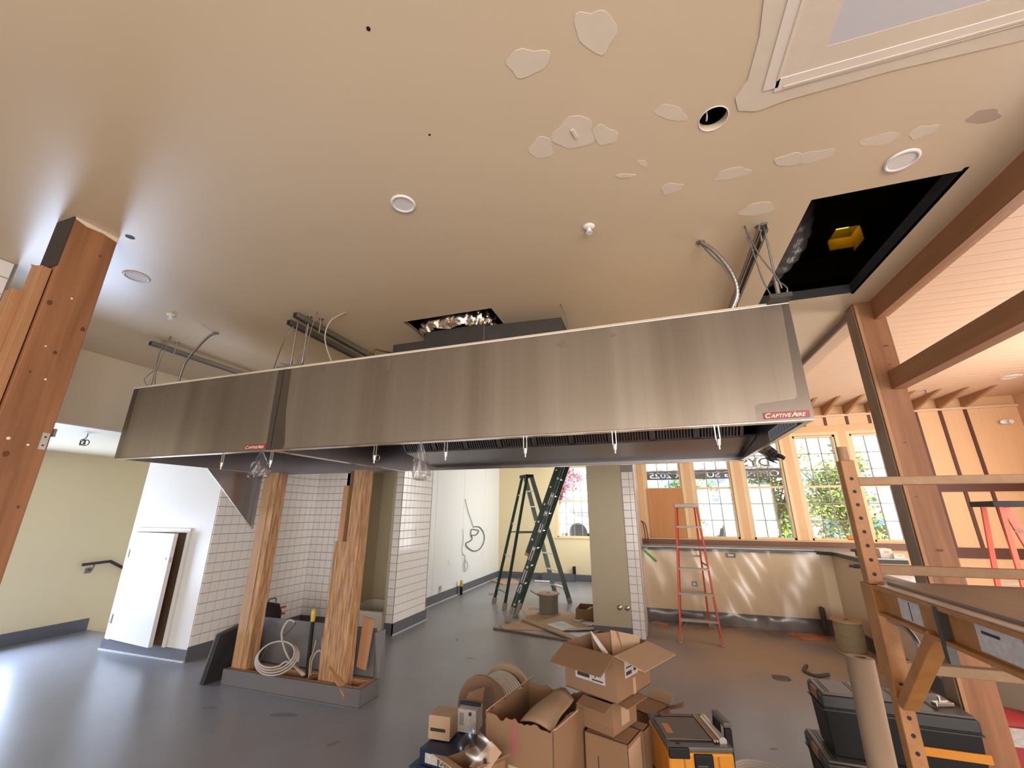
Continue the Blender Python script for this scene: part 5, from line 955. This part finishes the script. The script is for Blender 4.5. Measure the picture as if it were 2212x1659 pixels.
t5, *_q = carton('cardboard_box', 'flat cardboard box with raised flaps behind the stack', (-0.133, 3.43), (-0.40, 3.60), (-0.014, 3.64), 0.0, 0.29, open_=False, flaps=[(0, 0.12, 20, 0.85, 1.0), (1, 0.09, 35, 0.0, 0.6, kraft_lt)], group='cardboard boxes under the hood')
m = MB(); m.prism([(-0.02, 3.56, 0.292), (0.085, 3.62, 0.30), (0.085, 3.63, 0.33), (-0.02, 3.58, 0.296)], (0, 0.006, 0)); m.build('flap', kraft_in, t5)
# big torn box
N, L = Vector((-0.590, 2.472)), Vector((-0.997, 2.564)); d = (N-L).normalized(); pp = Vector((-d.y, d.x)); R_ = N+pp*0.50
t6 = thing('cardboard_box', 'large open cardboard box with torn rim and a pink stain', 'box', ((L.x+R_.x)/2, (L.y+R_.y)/2, 0), 'cardboard boxes under the hood')
Bc = L+pp*0.50
def torn(a, b, zt, nm, seed, mat=kraft):
    random.seed(seed); n = 22; m = MB(); q = (Vector((b.x-a.x, b.y-a.y, 0))).normalized(); nv = Vector((-q.y, q.x, 0))*0.005; top = []
    for k in range(n+1): top.append(Vector((a.x+(b.x-a.x)*k/n, a.y+(b.y-a.y)*k/n, zt+0.018*(random.random()-0.6)+0.008*math.sin(k*0.9))))
    for k in range(n):
        A, B_ = top[k], top[k+1]; m.hexa([Vector((A.x, A.y, 0)), Vector((B_.x, B_.y, 0)), Vector((B_.x, B_.y, 0))+nv, Vector((A.x, A.y, 0))+nv, A, B_, B_+nv, A+nv])
    return m.build(nm, mat, t6)
fr = torn(L, N, 0.525, 'front_wall', 3); torn(N, R_, 0.53, 'side_wall', 4); torn(R_, Bc, 0.53, 'back_wall', 5); torn(Bc, L, 0.53, 'side_wall', 6)
boxo('box_bottom', kraft_in, (-0.9, -0.58, 2.6, 2.9, 0.0, 0.006), t6)
face_rect(L, N, 0, 0.525, 0.40, 0.50, 0.70, 0.97, M('pink_stain', (0.34, 0.12, 0.10), 0.8), 'pink_stain', fr); face_rect(L, N, 0, 0.525, 0.36, 0.60, 0.36, 0.62, M('green_label', (0.50, 0.47, 0.36), 0.8), 'paper_label', fr)
m = MB(); Lc = Vector((L.x, L.y, 0.53)); Bv = Vector((Bc.x, Bc.y, 0.53)); m.hexa([Lc, Bv, Bv+Vector((0.05, -0.02, 0.05)), Lc+Vector((0.06, 0.0, 0.045)), Lc+Vector((0,0,.004)), Bv+Vector((0,0,.004)), Bv+Vector((0.05,-0.02,.054)), Lc+Vector((0.06,0,.049))]); m.build('bent_flap', kraft_lt, t6)
m = MB(); Nv, Rv = Vector((N.x, N.y, 0.53)), Vector((R_.x, R_.y, 0.53)); q = Nv.lerp(Rv, .45); m.hexa([Nv, q, q+Vector((0.05, -0.03, 0.03)), Nv+Vector((0.02, 0.0, 0.01)), Nv+Vector((0,0,.005)), q+Vector((0,0,.005)), q+Vector((0.05,-0.03,.036)), Nv+Vector((0.02,0,.015))]); m.build('bent_flap', kraft_lt, t6)
random.seed(11)
m = MB(); 
def fn(u, v):
    a = Vector((-0.605, 2.51, 0.505)).lerp(Vector((-0.545, 2.83, 0.555)), v); b = Vector((-0.81, 2.61, 0.49)).lerp(Vector((-0.675, 2.95, 0.555)), v); p = a.lerp(b, u); return (p.x, p.y, p.z+0.02*math.sin(math.pi*u)+0.01*math.sin(5*v))
m.grid(fn, 12, 10); tag(m.build('cardboard_liner', kraft_lt, solid=0.006), 'pale bent cardboard sheet stuffed in the large torn box', 'cardboard')
# cable reel lying on its rim behind the boxes
rl_ = thing('cable_reel', 'brown wooden cable reel with pale cable behind the torn box', 'cable reel', (-1.22, 3.32, 0)); ax = Vector((0.28, 0.96, 0)).normalized(); c0 = Vector((-1.275, 3.22, 0.235)); c1 = c0+ax*0.30
for c_ in (c0, c1):
    m = MB(); m.cyl(c_, c_+ax*0.02, 0.235, n=48); fl_ = m.build('flange', kraft_lt if c_ is c1 else kraft, rl_)
    if c_ is c0:
        m = MB(); q = c_-ax*0.0005+Vector((0.04, -0.011, -0.03)); m.cyl(q, q-ax*0.012, 0.02, 0.012, 14); m.build('bolt_head', alum, fl_)
        m = MB(); q = c_-ax*0.0005+Vector((-0.05, 0.0146, 0.02)); m.cyl(q, q-ax*0.001, 0.02, n=14); m.build('drive_hole', black, fl_)
pts = []
for k in range(9*24):
    a = 2*math.pi*k/24; u_ = Vector((0,0,1)); v_ = ax.cross(u_); pts.append(c0+ax*(0.035+0.25*k/(9*24))+(u_*math.cos(a)+v_*math.sin(a))*0.19)
m = MB(); m.tube(pts, 0.0105, 6); m.build('wound_cable', M('white_cable', (0.58, 0.53, 0.48), 0.4), rl_); m = MB(); m.cyl(c0+ax*0.02, c1, 0.182, n=36); m.build('core_windings', wire_dark, rl_)
# boxes of fittings at the left of the pile
def small_box(name, label, x, y, z, w_, d_, h_, rz, mat, lids, group):
    t_ = thing(name, label, 'box', (x, y, z), group); ux = Vector((math.cos(rz), math.sin(rz), 0)); uy = Vector((-ux.y, ux.x, 0)); c_ = Vector((x, y, z+h_/2)); m = MB(); m.obox(c_, ux, uy, (0,0,1), w_/2, d_/2, h_/2); b_ = m.build('carton', mat, t_, 0.002)
    for (side, f0, f1, g0, g1, mt) in lids:
        if side == 'f': p = c_-uy*(d_/2+0.0006); e1 = ux; W = w_
        elif side == 't': p = c_+Vector((0,0,h_/2+0.0006)); e1 = ux; W = w_
        else: p = c_+ux*(w_/2+0.0006); e1 = uy; W = d_
        if side == 't': m = MB(); m.obox(p+ux*w_*((f0+f1)/2-0.5)+uy*d_*((g0+g1)/2-0.5), ux, uy, (0,0,1), w_*(f1-f0)/2, d_*(g1-g0)/2, 0.0005)
        else: m = MB(); m.obox(p+e1*W*((f0+f1)/2-0.5)+Vector((0,0,h_*((g0+g1)/2-0.5))), e1, (0,0,1), e1.cross(Vector((0,0,1))), W*(f1-f0)/2, h_*(g1-g0)/2, 0.0005)
        m.build('printed_label', mt, b_)
    return t_, c_, ux, uy
LB = [('f', .18, .58, .18, .80, label_w), ('f', .62, .93, .18, .85, label_w), ('s', .08, .28, .2, .8, label_w), ('s', .36, .42, .2, .8, label_w), ('s', .5, .66, .2, .8, label_w)]
for k in range(3):
    t_, c_, ux, uy = small_box('fittings_box', ['lowest dark blue fittings box of the left stack', 'middle dark blue fittings box of the left stack', 'top dark blue fittings box of the left stack'][k], -1.35+0.012*(k-1), 2.81+0.008*k, 0.01+0.081*k-0.008, 0.225, 0.30, 0.078, -0.12, blue_m, LB, 'dark blue fittings boxes')
    vs_o = c_-uy*0.1515+ux*(0.225*0.13)-Vector((0,0,0.014)); text_obj('box_lettering', 'Qty', 0.034, black_ink, t_, vs_o, ux, (0,0,1), 0.0004, fit=0.05)
t_, c_, ux, uy = small_box('parts_carton', 'small brown carton on top of the dark blue boxes', -1.40, 2.86, 0.248, 0.145, 0.14, 0.125, 0.05, kraft_lt, [('f', .10, .80, .34, .48, black_ink)], 'brown parts cartons')
t_, c_, ux, uy = small_box('parts_carton', 'open pale carton beside the small brown carton', -1.27, 2.985, 0.248, 0.13, 0.12, 0.125, 0.02, label_w, [('f', .12, .35, .3, .85, grey_ink), ('f', .6, .75, .75, .9, black_ink)], 'brown parts cartons')
m = MB(); m.hexa([c_+Vector((-0.065, 0.06, 0.062)), c_+Vector((0.065, 0.06, 0.062)), c_+Vector((0.065, 0.066, 0.062)), c_+Vector((-0.065, 0.066, 0.062)), c_+Vector((-0.05, 0.08, 0.105)), c_+Vector((0.065, 0.08, 0.15)), c_+Vector((0.065, 0.086, 0.15)), c_+Vector((-0.05, 0.086, 0.105))]); m.build('raised_lid', kraft_in, t_)
m = MB(); m.cyl((-1.345, 2.99, 0.383), (-1.20, 2.99, 0.383), 0.010, n=12); tag(m.build('marker_pen', blue_m), 'dark blue marker lying on the pale carton', 'marker')
t_, c_, ux, uy = small_box('teal_box', 'teal box edge left of the dark blue stack', -1.50, 2.82, 0.0, 0.05, 0.25, 0.14, -0.12, M('teal', (0.02, 0.05, 0.07), 0.5), [], None)
# clear bag and open brown carton in front of the torn box
t_, *_q = carton('cardboard_box', 'small open brown carton in front of the pile', (-0.958, 2.27), (-1.135, 2.362), (-0.837, 2.437), 0.0, 0.39, flaps=[(3, 0.10, 25, 0, 1, kraft_lt), (0, 0.06, 40, 0, 1)], group='cardboard boxes under the hood')
t_ = thing('clear_bag', 'clear plastic bag with a printed card sticking out of the small carton', 'bag', (-0.95, 2.38, 0.40)); m = MB()
def fn(u, v):
    a = Vector((-1.079, 2.372, 0.447)).lerp(Vector((-0.995, 2.399, 0.549)), v); b = Vector((-0.949, 2.30, 0.392)).lerp(Vector((-0.865, 2.344, 0.484)), v); p = a.lerp(b, u); q = math.sin(math.pi*u)*0.03*(1+0.3*math.sin(9*v)); return (p.x-q*0.3, p.y-q, p.z+q*0.7)
m.grid(fn, 14, 12); m.build('bag_film', bag_m, t_); m = MB(); m.prism([(-0.986, 2.32, 0.391), (-0.874, 2.288, 0.40), (-0.823, 2.344, 0.461), (-0.888, 2.362, 0.493)], (0, 0.004, 0)); cd_ = m.build('printed_card', kraft_lt, t_)
m = MB(); m.box(-0.905, -0.887, 2.305, 2.307, 0.425, 0.443); m.build('card_print', black_ink, cd_)
# yellow toolbox with black lid
tl = [Vector((-0.131, 3.191, 0)), Vector((0.211, 3.264, 0)), Vector((0.272, 2.915, 0)), Vector((-0.066, 2.795, 0))]
C_ = sum(tl, Vector())/4; ex = ((tl[1]-tl[0])+(tl[2]-tl[3])).normalized(); ey = Vector((-ex.y, ex.x, 0)); WX, WY = 0.172, 0.195
tbx = thing('yellow_toolbox', 'yellow toolbox with dark grey lid on the floor beside the boxes', 'toolbox', (C_.x, C_.y, 0))
def tb_box(cx, cy, z0, z1, hx, hy, mat, nm, par=tbx, bev=0.006): return MB().obox(C_+ex*cx+ey*cy+Vector((0,0,(z0+z1)/2)), ex, ey, (0,0,1), hx, hy, (z1-z0)/2).build(nm, mat, par, bev)
tb_box(0, 0, 0.0, 0.14, WX*0.95, WY*0.95, blackish, 'lower_box'); tb_box(0, 0, 0.145, 0.375, WX, WY, yellow, 'body', tbx, 0.012)
ld = tb_box(0.0, 0, 0.377, 0.402, WX*1.01, WY*1.01, grey_pl, 'lid', tbx, 0.008)
tb_box(-0.035, 0, 0.402, 0.408, WX*0.72, WY*0.66, grey_pl, 'lid_panel', ld, 0.003); tb_box(-0.115, -0.01, 0.408, 0.4085, 0.018, 0.055, M('orange_badge', (0.55, 0.22, 0.08), 0.5), 'lid_badge', ld, 0)
for s_ in (-1, 1):
    for fx in (-0.11, 0.10): tb_box(fx, s_*WY*0.84, 0.402, 0.4035, 0.010, 0.006, black, 'lid_slot', ld, 0)
    tb_box(-0.01, s_*WY*0.735, 0.402, 0.4045, WX*0.78, 0.0035, black, 'lid_groove', ld, 0)
for q in (0.098, 0.112): m = MB(); m.cyl(C_+ex*q-ey*0.15+Vector((0,0,0.41)), C_+ex*q+ey*0.15+Vector((0,0,0.41)), 0.006, n=10); m.build('rail_rod', kraft_lt, ld)
m = MB(); m.cyl(C_+ex*0.138-ey*0.16+Vector((0,0,0.413)), C_+ex*0.138+ey*0.11+Vector((0,0,0.413)), 0.02, n=18); m.build('carry_bar', alum, ld)
tb_box(0.01, -WY*1.02, 0.30, 0.372, 0.05, 0.008, black, 'front_latch'); tb_box(-0.115, -WY*1.0, 0.35, 0.40, 0.055, 0.01, black, 'corner_guard'); tb_box(0.0, -WY*1.06, 0.315, 0.33, 0.03, 0.006, blackish, 'latch_grip')
for q in (-0.09, 0.09): tb_box(q, -WY*1.005, 0.16, 0.36, 0.004, 0.002, M('yellow_dark', (0.40, 0.15, 0.015), 0.5), 'body_rib', tbx, 0)
for s_ in (-1, 1):
    m = MB(); P = [C_+ex*(WX+0.02)+ey*s_*0.075+Vector((0,0,0.10)), C_+ex*(WX+0.03)+ey*s_*0.075+Vector((0,0,0.44))]; m.beam(P[0], P[1], 0.04, 0.026, ex); m.build('handle_post', black, tbx, 0.006)
m = MB(); m.beam(C_+ex*(WX+0.03)-ey*0.085+Vector((0,0,0.455)), C_+ex*(WX+0.03)+ey*0.085+Vector((0,0,0.455)), 0.045, 0.03, ex); m.build('pull_handle', grey_pl, tbx, 0.01)
for s_ in (-1, 1): m = MB(); c_ = C_-ex*(WX-0.04)+ey*s_*0.12+Vector((0,0,0.085)); m.cyl(c_-ey*0.02, c_+ey*0.02, 0.085, n=28); m.build('wheel', rubber, tbx)
pts = []
for k in range(5*20): a = 2*math.pi*k/20; rr = 0.14+0.012*math.sin(k*0.31)+0.006*(k/20); pts.append((0.50+rr*math.cos(a), 3.42+rr*math.sin(a), 0.012+0.012*(k/20)))
m = MB(); m.tube(pts, 0.010, 8); tag(m.build('hose_coil', wire_grey), 'coiled grey hose on the floor right of the yellow toolbox', 'hose')
# paper roll
pr = thing('paper_roll', 'tall roll of brown paper standing left of the scaffold', 'paper roll', (0.89, 2.76, 0)); m = MB(); a, b = Vector((0.885, 2.73, 0)), Vector((0.910, 2.775, 0.915)); d = (b-a).normalized(); m.lathe([(0.028, 0.0), (0.058, 0.0), (0.058, 0.917), (0.028, 0.917), (0.028, 0.0)], a, d, 36); m.build('paper', kraft_paper, pr)
for p in pr.children[0].data.polygons: p.use_smooth = abs(p.normal.dot(d)) < 0.5
m = MB(); m.lathe([(0.0275, 0.01), (0.0275, 0.905)], a, d, 24); m.build('cardboard_core', kraft_in, pr)
# black totes
def tote(label, x0, x1, y0, y1, z0, z1, latch, name='tool_tote'):
    t_ = thing(name, label, 'tool box', ((x0+x1)/2, (y0+y1)/2, z0), 'black tool totes'); m = MB(); i_ = 0.02
    m.hexa([(x0+i_, y0+i_, z0), (x1-i_, y0+i_, z0), (x1-i_, y1-i_, z0), (x0+i_, y1-i_, z0), (x0+0.005, y0+0.005, z1-0.07), (x1-0.005, y0+0.005, z1-0.07), (x1-0.005, y1-0.005, z1-0.07), (x0+0.005, y1-0.005, z1-0.07)]); m.build('tub', black, t_, 0.008)
    m = MB(); m.box(x0, x1, y0, y1, z1-0.075, z1-0.012); rim = m.build('rim', blackish, t_, 0.01); m = MB(); m.box(x0+0.01, x1-0.01, y0+0.01, y1-0.01, z1-0.012, z1); ld = m.build('lid', grey_pl, t_, 0.004)
    for q in (0.10, 0.14, 0.50, 0.54): m = MB(); xq = x0+(x1-x0)*q; m.box(xq-0.003, xq+0.003, y0+0.03, y1-0.03, z1, z1+0.0012); m.build('lid_groove', black, ld)
    m = MB(); ym = (y0+y1)/2; m.box(x0-0.006, x0+0.012, ym-0.045, ym+0.045, z1-0.06, z1-0.008); m.build('side_latch', latch, rim, 0.004)
    m = MB(); m.box(x0-0.004, x1+0.004, y0-0.004, y1+0.004, z1-0.085, z1-0.078); m.build('rim_band', blackish, rim)
    return t_
brn = M('latch_brown', (0.30, 0.14, 0.05), 0.5)
tote('lower black tool tote on the floor behind the paper roll', 0.79, 1.19, 3.20, 3.60, 0.0, 0.285, brn)
tote('upper black tool tote stacked behind the paper roll', 0.83, 1.20, 3.235, 3.49, 0.29, 0.60, brn)
t7 = tote('black tool box with a yellow strap between the tote and the post', 1.215, 1.545, 3.25, 3.58, 0.0, 0.56, yellow)
m = MB(); m.box(1.21, 1.55, 3.243, 3.252, 0.36, 0.40); m.build('yellow_strap', yellow, t7)
# clutter on the totes: coiled tie and silver tool
cable('lid_cord', [(1.30+0.05*math.cos(a*0.6), 3.42+0.04*math.sin(a*0.6), 0.575+0.006*(a % 4)) for a in range(22)], 0.008, wire_dark, 'small coil of dark cord on the strapped tool box')
t_ = thing('silver_clamp', 'small silver clamp lying on the strapped tool box', 'tool', (1.45, 3.36, 0.562)); m = MB(); m.beam((1.40, 3.34, 0.575), (1.50, 3.38, 0.575), 0.035, 0.02, (0,1,0)); m.build('jaw', alum, t_, 0.004); m = MB(); m.cyl((1.44, 3.36, 0.58), (1.44, 3.36, 0.61), 0.008, n=10); m.build('screw', alum, t_)
# red bag at the right edge
t_ = thing('red_bag', 'dark red bag with a white printed patch behind the post', 'bag', (2.06, 4.1, 0)); m = MB()
def fn(u, v):
    t = 2*math.pi*u; p = 3.2; cx, cy = math.copysign(abs(math.cos(t))**(2/p), math.cos(t)), math.copysign(abs(math.sin(t))**(2/p), math.sin(t)); k = (1-0.15*v)*(0.1 if v > 0.995 else 1)*(1+0.03*math.sin(6*t+7*v)); return (2.08+0.20*cx*k, 4.12+0.14*cy*k, 0.36*v)
m.grid(fn, 36, 12); m.build('bag_body', red_m, t_); m = MB(); m.box(1.93, 2.24, 3.962, 3.972, 0.20, 0.30); pt_ = m.build('white_patch', label_w, t_)
text_obj('patch_lettering', 'X5', 0.075, black_ink, pt_, (2.20, 3.960, 0.275), (-1, 0, 0), (0, 0, -1), 0.0008)
# ================================================================== outside
g_ = MB(); g_.box(-0.75, 45, 8.16, 60, -0.35, -0.3); g_.box(-40, -0.75, 11.1, 60, -0.35, -0.3)
grd = struct(g_.build('floor_street', M('street', (0.58, 0.57, 0.55), 0.8)), 'sunlit pavement outside the windows', 'ground')
fw_ = thing('facade_building', 'white building with rows of windows across the street', 'building', (5, 21, -0.3))
siding = M('white_siding', (0.72, 0.75, 0.80), 0.7, 0, (1, (0.1, 0.1, 14), 1.5), None, (0.64, 0.67, 0.72))
boxo('wall', siding, (-16, 26, 21, 21.4, -0.3, 8.5), fw_)
for z in (2.35, 3.55, 5.3): boxo('cornice', M('white_cornice', (0.80, 0.82, 0.86), 0.6), (-16, 26, 20.8, 21.0, z, z+0.22), fw_)
wm = M('far_glass', (0.30, 0.38, 0.48), 0.3); fmn = M('far_frame', (0.78, 0.80, 0.84), 0.6)
for k in range(22):
    x = -13+1.75*k
    for (z0, z1) in ((0.9, 2.2), (2.75, 3.4), (4.0, 5.1)):
        m = MB(); m.box(x-0.55, x+0.55, 20.93, 21.0, z0-0.05, z1+0.05); wo = m.build('window', fmn, fw_)
        for q in range(3): boxo('pane', wm, (x-0.5+0.345*q, x-0.5+0.345*q+0.31, 20.90, 20.93, z0, z1), wo)
for k in range(30): boxo('dentil', fmn, (-12+0.9*k, -11.6+0.9*k, 20.62, 20.8, 3.42, 3.58), fw_)
# fence
fe = thing('picket_fence', 'weathered board fence across the street', 'fence', (2, 17, -0.3))
pk = MB(); pk.box(-0.07, 0.07, -0.012, 0.012, 0, 1.5); pkm = mesh('picket', pk, M('fence_grey', (0.36, 0.35, 0.34), 0.8))
for k in range(60): inst('picket', pkm, fe, (-4+0.17*k, 17+0.01*(k % 2), -0.3))
boxo('rail', MATS['fence_grey'], (-4.1, 6.2, 17.02, 17.06, 0.7, 0.8), fe)
LEAF = [M('leaf_light', (0.30, 0.38, 0.06), 0.5), M('leaf_mid', (0.16, 0.27, 0.06), 0.5), M('leaf_red', (0.36, 0.07, 0.10), 0.5)]
def tree(x, y, r, hz, zc, n, mi, label, seed, leaf=0.11):
    random.seed(seed); t_ = thing('street_tree', label, 'tree', (x, y, -0.3), 'trees outside the windows')
    m = MB(); m.tube(smooth_path([(x, y, -0.3), (x+0.05, y, 0.4), (x-0.03, y+0.03, zc)]), [0.06]*13, 8); 
    for k in range(6):
        a = k*1.05; m.tube([(x, y, zc*0.45), (x+0.5*r*math.cos(a), y+0.5*r*math.sin(a), zc+0.2*hz), (x+0.8*r*math.cos(a), y+0.8*r*math.sin(a), zc+0.5*hz)], [0.03, 0.018, 0.006], 6)
    m.build('trunk', M('bark', (0.18, 0.13, 0.09), 0.9), t_)
    cl = [(x+r*0.75*random.gauss(0, .5), y+r*0.75*random.gauss(0, .5), zc+hz*random.gauss(0, .45)) for _ in range(26)]
    for part in range(2):
        lf = MB()
        for k in range(n//2):
            c_ = random.choice(cl); p = Vector((c_[0]+random.gauss(0, .16*r), c_[1]+random.gauss(0, .16*r), max(c_[2]+random.gauss(0, .16*hz), -0.25)))
            d = Vector((random.gauss(0,1), random.gauss(0,1), random.gauss(0,.6))).normalized(); s_ = d.orthogonal().normalized(); L_ = leaf*(0.6+0.8*random.random())
            lf.add([p, p+d*L_*0.5+s_*L_*0.28, p+d*L_, p+d*L_*0.5-s_*L_*0.28], [(0,1,2,3)])
        o = lf.build('foliage', LEAF[mi] if part == 0 else LEAF[1 if mi != 2 else 2], t_); o['kind'] = 'stuff'
tree(2.6, 11.2, 0.62, 1.0, 1.2, 2600, 0, 'leafy tree seen through the middle bar window', 21)
tree(4.4, 12.6, 0.9, 1.25, 1.55, 3800, 0, 'big leafy tree seen through the fourth bar window', 22)
tree(6.3, 12.2, 0.75, 1.1, 1.1, 3000, 0, 'leafy tree seen through the rightmost bar window', 23)
tree(0.9, 13.2, 0.6, 0.9, 1.2, 1600, 1, 'smaller tree seen through the second bar window', 24)
tree(-3.1, 14.5, 0.7, 0.8, 2.2, 1600, 2, 'red leaved tree outside the ladder room window', 25)
def shrub(x, y, r, n, label, seed):
    random.seed(seed); lf = MB()
    for k in range(n):
        p = Vector((x+random.gauss(0, r*.5), y+random.gauss(0, r*.4), -0.28+abs(random.gauss(0, r*.6)))); d = Vector((random.gauss(0,1), random.gauss(0,1), abs(random.gauss(0,1)))).normalized(); s_ = d.orthogonal().normalized(); L_ = 0.10
        lf.add([p, p+d*L_*0.5+s_*0.025, p+d*L_, p+d*L_*0.5-s_*0.025], [(0,1,2,3)])
    tag(lf.build('low_shrub', LEAF[0]), label, 'shrub', 'shrubs below the windows')
shrub(1.5, 9.6, 0.42, 700, 'low shrub outside below the second bar window', 31); shrub(2.7, 9.7, 0.42, 700, 'low shrub outside below the middle bar window', 32); shrub(3.9, 9.6, 0.45, 800, 'low shrub outside below the fourth bar window', 33)
bn = thing('wheelie_bin', 'green wheeled bin seen through the middle bar window', 'bin', (3.35, 12.9, -0.3)); gr = M('bin_green', (0.02, 0.30, 0.20), 0.4)
m = MB(); m.hexa([(3.05, 12.65, -0.28), (3.6, 12.65, -0.28), (3.6, 13.15, -0.28), (3.05, 13.15, -0.28), (2.98, 12.55, 0.85), (3.67, 12.55, 0.85), (3.67, 13.22, 0.85), (2.98, 13.22, 0.85)]); m.build('tub', gr, bn, 0.02); m = MB(); m.box(2.95, 3.70, 12.5, 13.26, 0.86, 0.95); m.build('lid', gr, bn, 0.02)
def car(x, y, col, label):
    t_ = thing('parked_car', label, 'car', (x, y, -0.3), 'cars parked outside'); cm = M('car_'+label[:6], col, 0.25, 0, coat=0.6); m = MB()
    m.prism([(x-2.1, y-0.85, 0.0), (x+2.1, y-0.85, 0.0), (x+2.1, y-0.85, 0.45), (x+1.2, y-0.85, 0.55), (x-2.0, y-0.85, 0.52), (x-2.1, y-0.85, 0.4)], (0, 1.7, 0)); m.build('body', cm, t_, 0.06)
    m = MB(); m.hexa([(x-1.6, y-0.8, 0.5), (x+1.1, y-0.8, 0.5), (x+1.1, y+0.8, 0.5), (x-1.6, y+0.8, 0.5), (x-1.0, y-0.65, 1.05), (x+0.4, y-0.65, 1.05), (x+0.4, y+0.65, 1.05), (x-1.0, y+0.65, 1.05)]); m.build('cabin', wm, t_, 0.04); m = MB(); m.box(x-0.95, x+0.35, y-0.62, y+0.62, 1.05, 1.09); m.build('roof', cm, t_, 0.02)
    for q in (-1.35, 1.35):
        for s_ in (-0.86, 0.72): m = MB(); m.cyl((x+q, y+s_, 0.02), (x+q, y+s_+0.14, 0.02), 0.32, n=20); m.build('wheel', rubber, t_)
car(7.3, 15.5, (0.08, 0.25, 0.55), 'blue car parked beyond the trees at right'); car(-3.9, 16.0, (0.45, 0.55, 0.65), 'silver blue car parked beyond the ladder room window'); car(0.9, 15.9, (0.55, 0.58, 0.62), 'pale grey car parked beyond the second bar window')
# banner on the outside of the bar windows, lettering reads from the street
bnr = thing('window_banner', 'translucent banner with reversed white lettering across the bar windows', 'banner', (1.0, 8.16, 2.2))
bm = bpy.data.materials.new('banner_film'); bm.use_nodes = True; nt_ = bm.node_tree; pb = nt_.nodes['Principled BSDF']; pb.inputs['Base Color'].default_value = (0.42, 0.40, 0.38, 1); tl_ = nt_.nodes.new('ShaderNodeBsdfTranslucent'); tl_.inputs[0].default_value = (0.34, 0.32, 0.31, 1); mx = nt_.nodes.new('ShaderNodeMixShader'); mx.inputs[0].default_value = 0.85
nt_.links.new(pb.outputs[0], mx.inputs[1]); nt_.links.new(tl_.outputs[0], mx.inputs[2]); nt_.links.new(mx.outputs[0], nt_.nodes['Material Output'].inputs[0])
def thin(mt, f):
    t = mt.node_tree; out = t.nodes['Material Output']; src = out.inputs[0].links[0].from_socket; tp = t.nodes.new('ShaderNodeBsdfTransparent'); q = t.nodes.new('ShaderNodeMixShader'); q.name = 'thin'; q.inputs[0].default_value = f
    t.links.new(src, q.inputs[1]); t.links.new(tp.outputs[0], q.inputs[2]); t.links.new(q.outputs[0], out.inputs[0])
thin(bm, 0.10); bm2 = bm.copy(); bm2.node_tree.nodes['thin'].inputs[0].default_value = 0.72; bm2.name = 'banner_film_pale'; bm2.node_tree.nodes['Principled BSDF'].inputs['Base Color'].default_value = (0.75, 0.72, 0.70, 1)
for n_ in bm2.node_tree.nodes:
    if n_.type == 'BSDF_TRANSLUCENT': n_.inputs[0].default_value = (0.97, 0.96, 0.95, 1)
bm3 = bm2.copy(); bm3.name = 'banner_white'; bm3.node_tree.nodes['thin'].inputs[0].default_value = 0.85
for n_ in bm3.node_tree.nodes:
    if n_.type == 'BSDF_TRANSLUCENT': n_.inputs[0].default_value = (1, 1, 1, 1)
lband = boxo('lower_band', bm, (-0.2, 2.25, 8.16, 8.163, 2.17, 2.33), bnr); boxo('upper_band', bm2, (-0.2, 2.25, 8.16, 8.163, 2.33, 2.80), bnr)
ltr = text_obj('banner_lettering', 'OPENING SUMMER 2025', 0.135, bm3, bnr, (2.10, 8.1615, 2.20), (-1, 0, 0), (0, 0, 1), 0.006, fit=2.10)
bo = lband.modifiers.new('letters', 'BOOLEAN'); bo.object = ltr; bo.operation = 'DIFFERENCE'; bo.solver = 'EXACT'
text_obj('banner_lettering', 'DYSS', 0.20, bm, bnr, (1.98, 8.1615, 2.37), (-1, 0, 0), (0, 0, 1), 0.006, fit=0.55)

# the street outside lies higher than the room floor
for o in list(COL.objects):
    if o.parent is None:
        n = o.name.split('.')[0]
        if n in ('floor_street', 'parked_car', 'wheelie_bin', 'low_shrub'): o.location.z += 0.9
        elif n in ('street_tree', 'picket_fence'): o.location.z += 0.55
        if n == 'wheelie_bin': o.location.y += 1.3
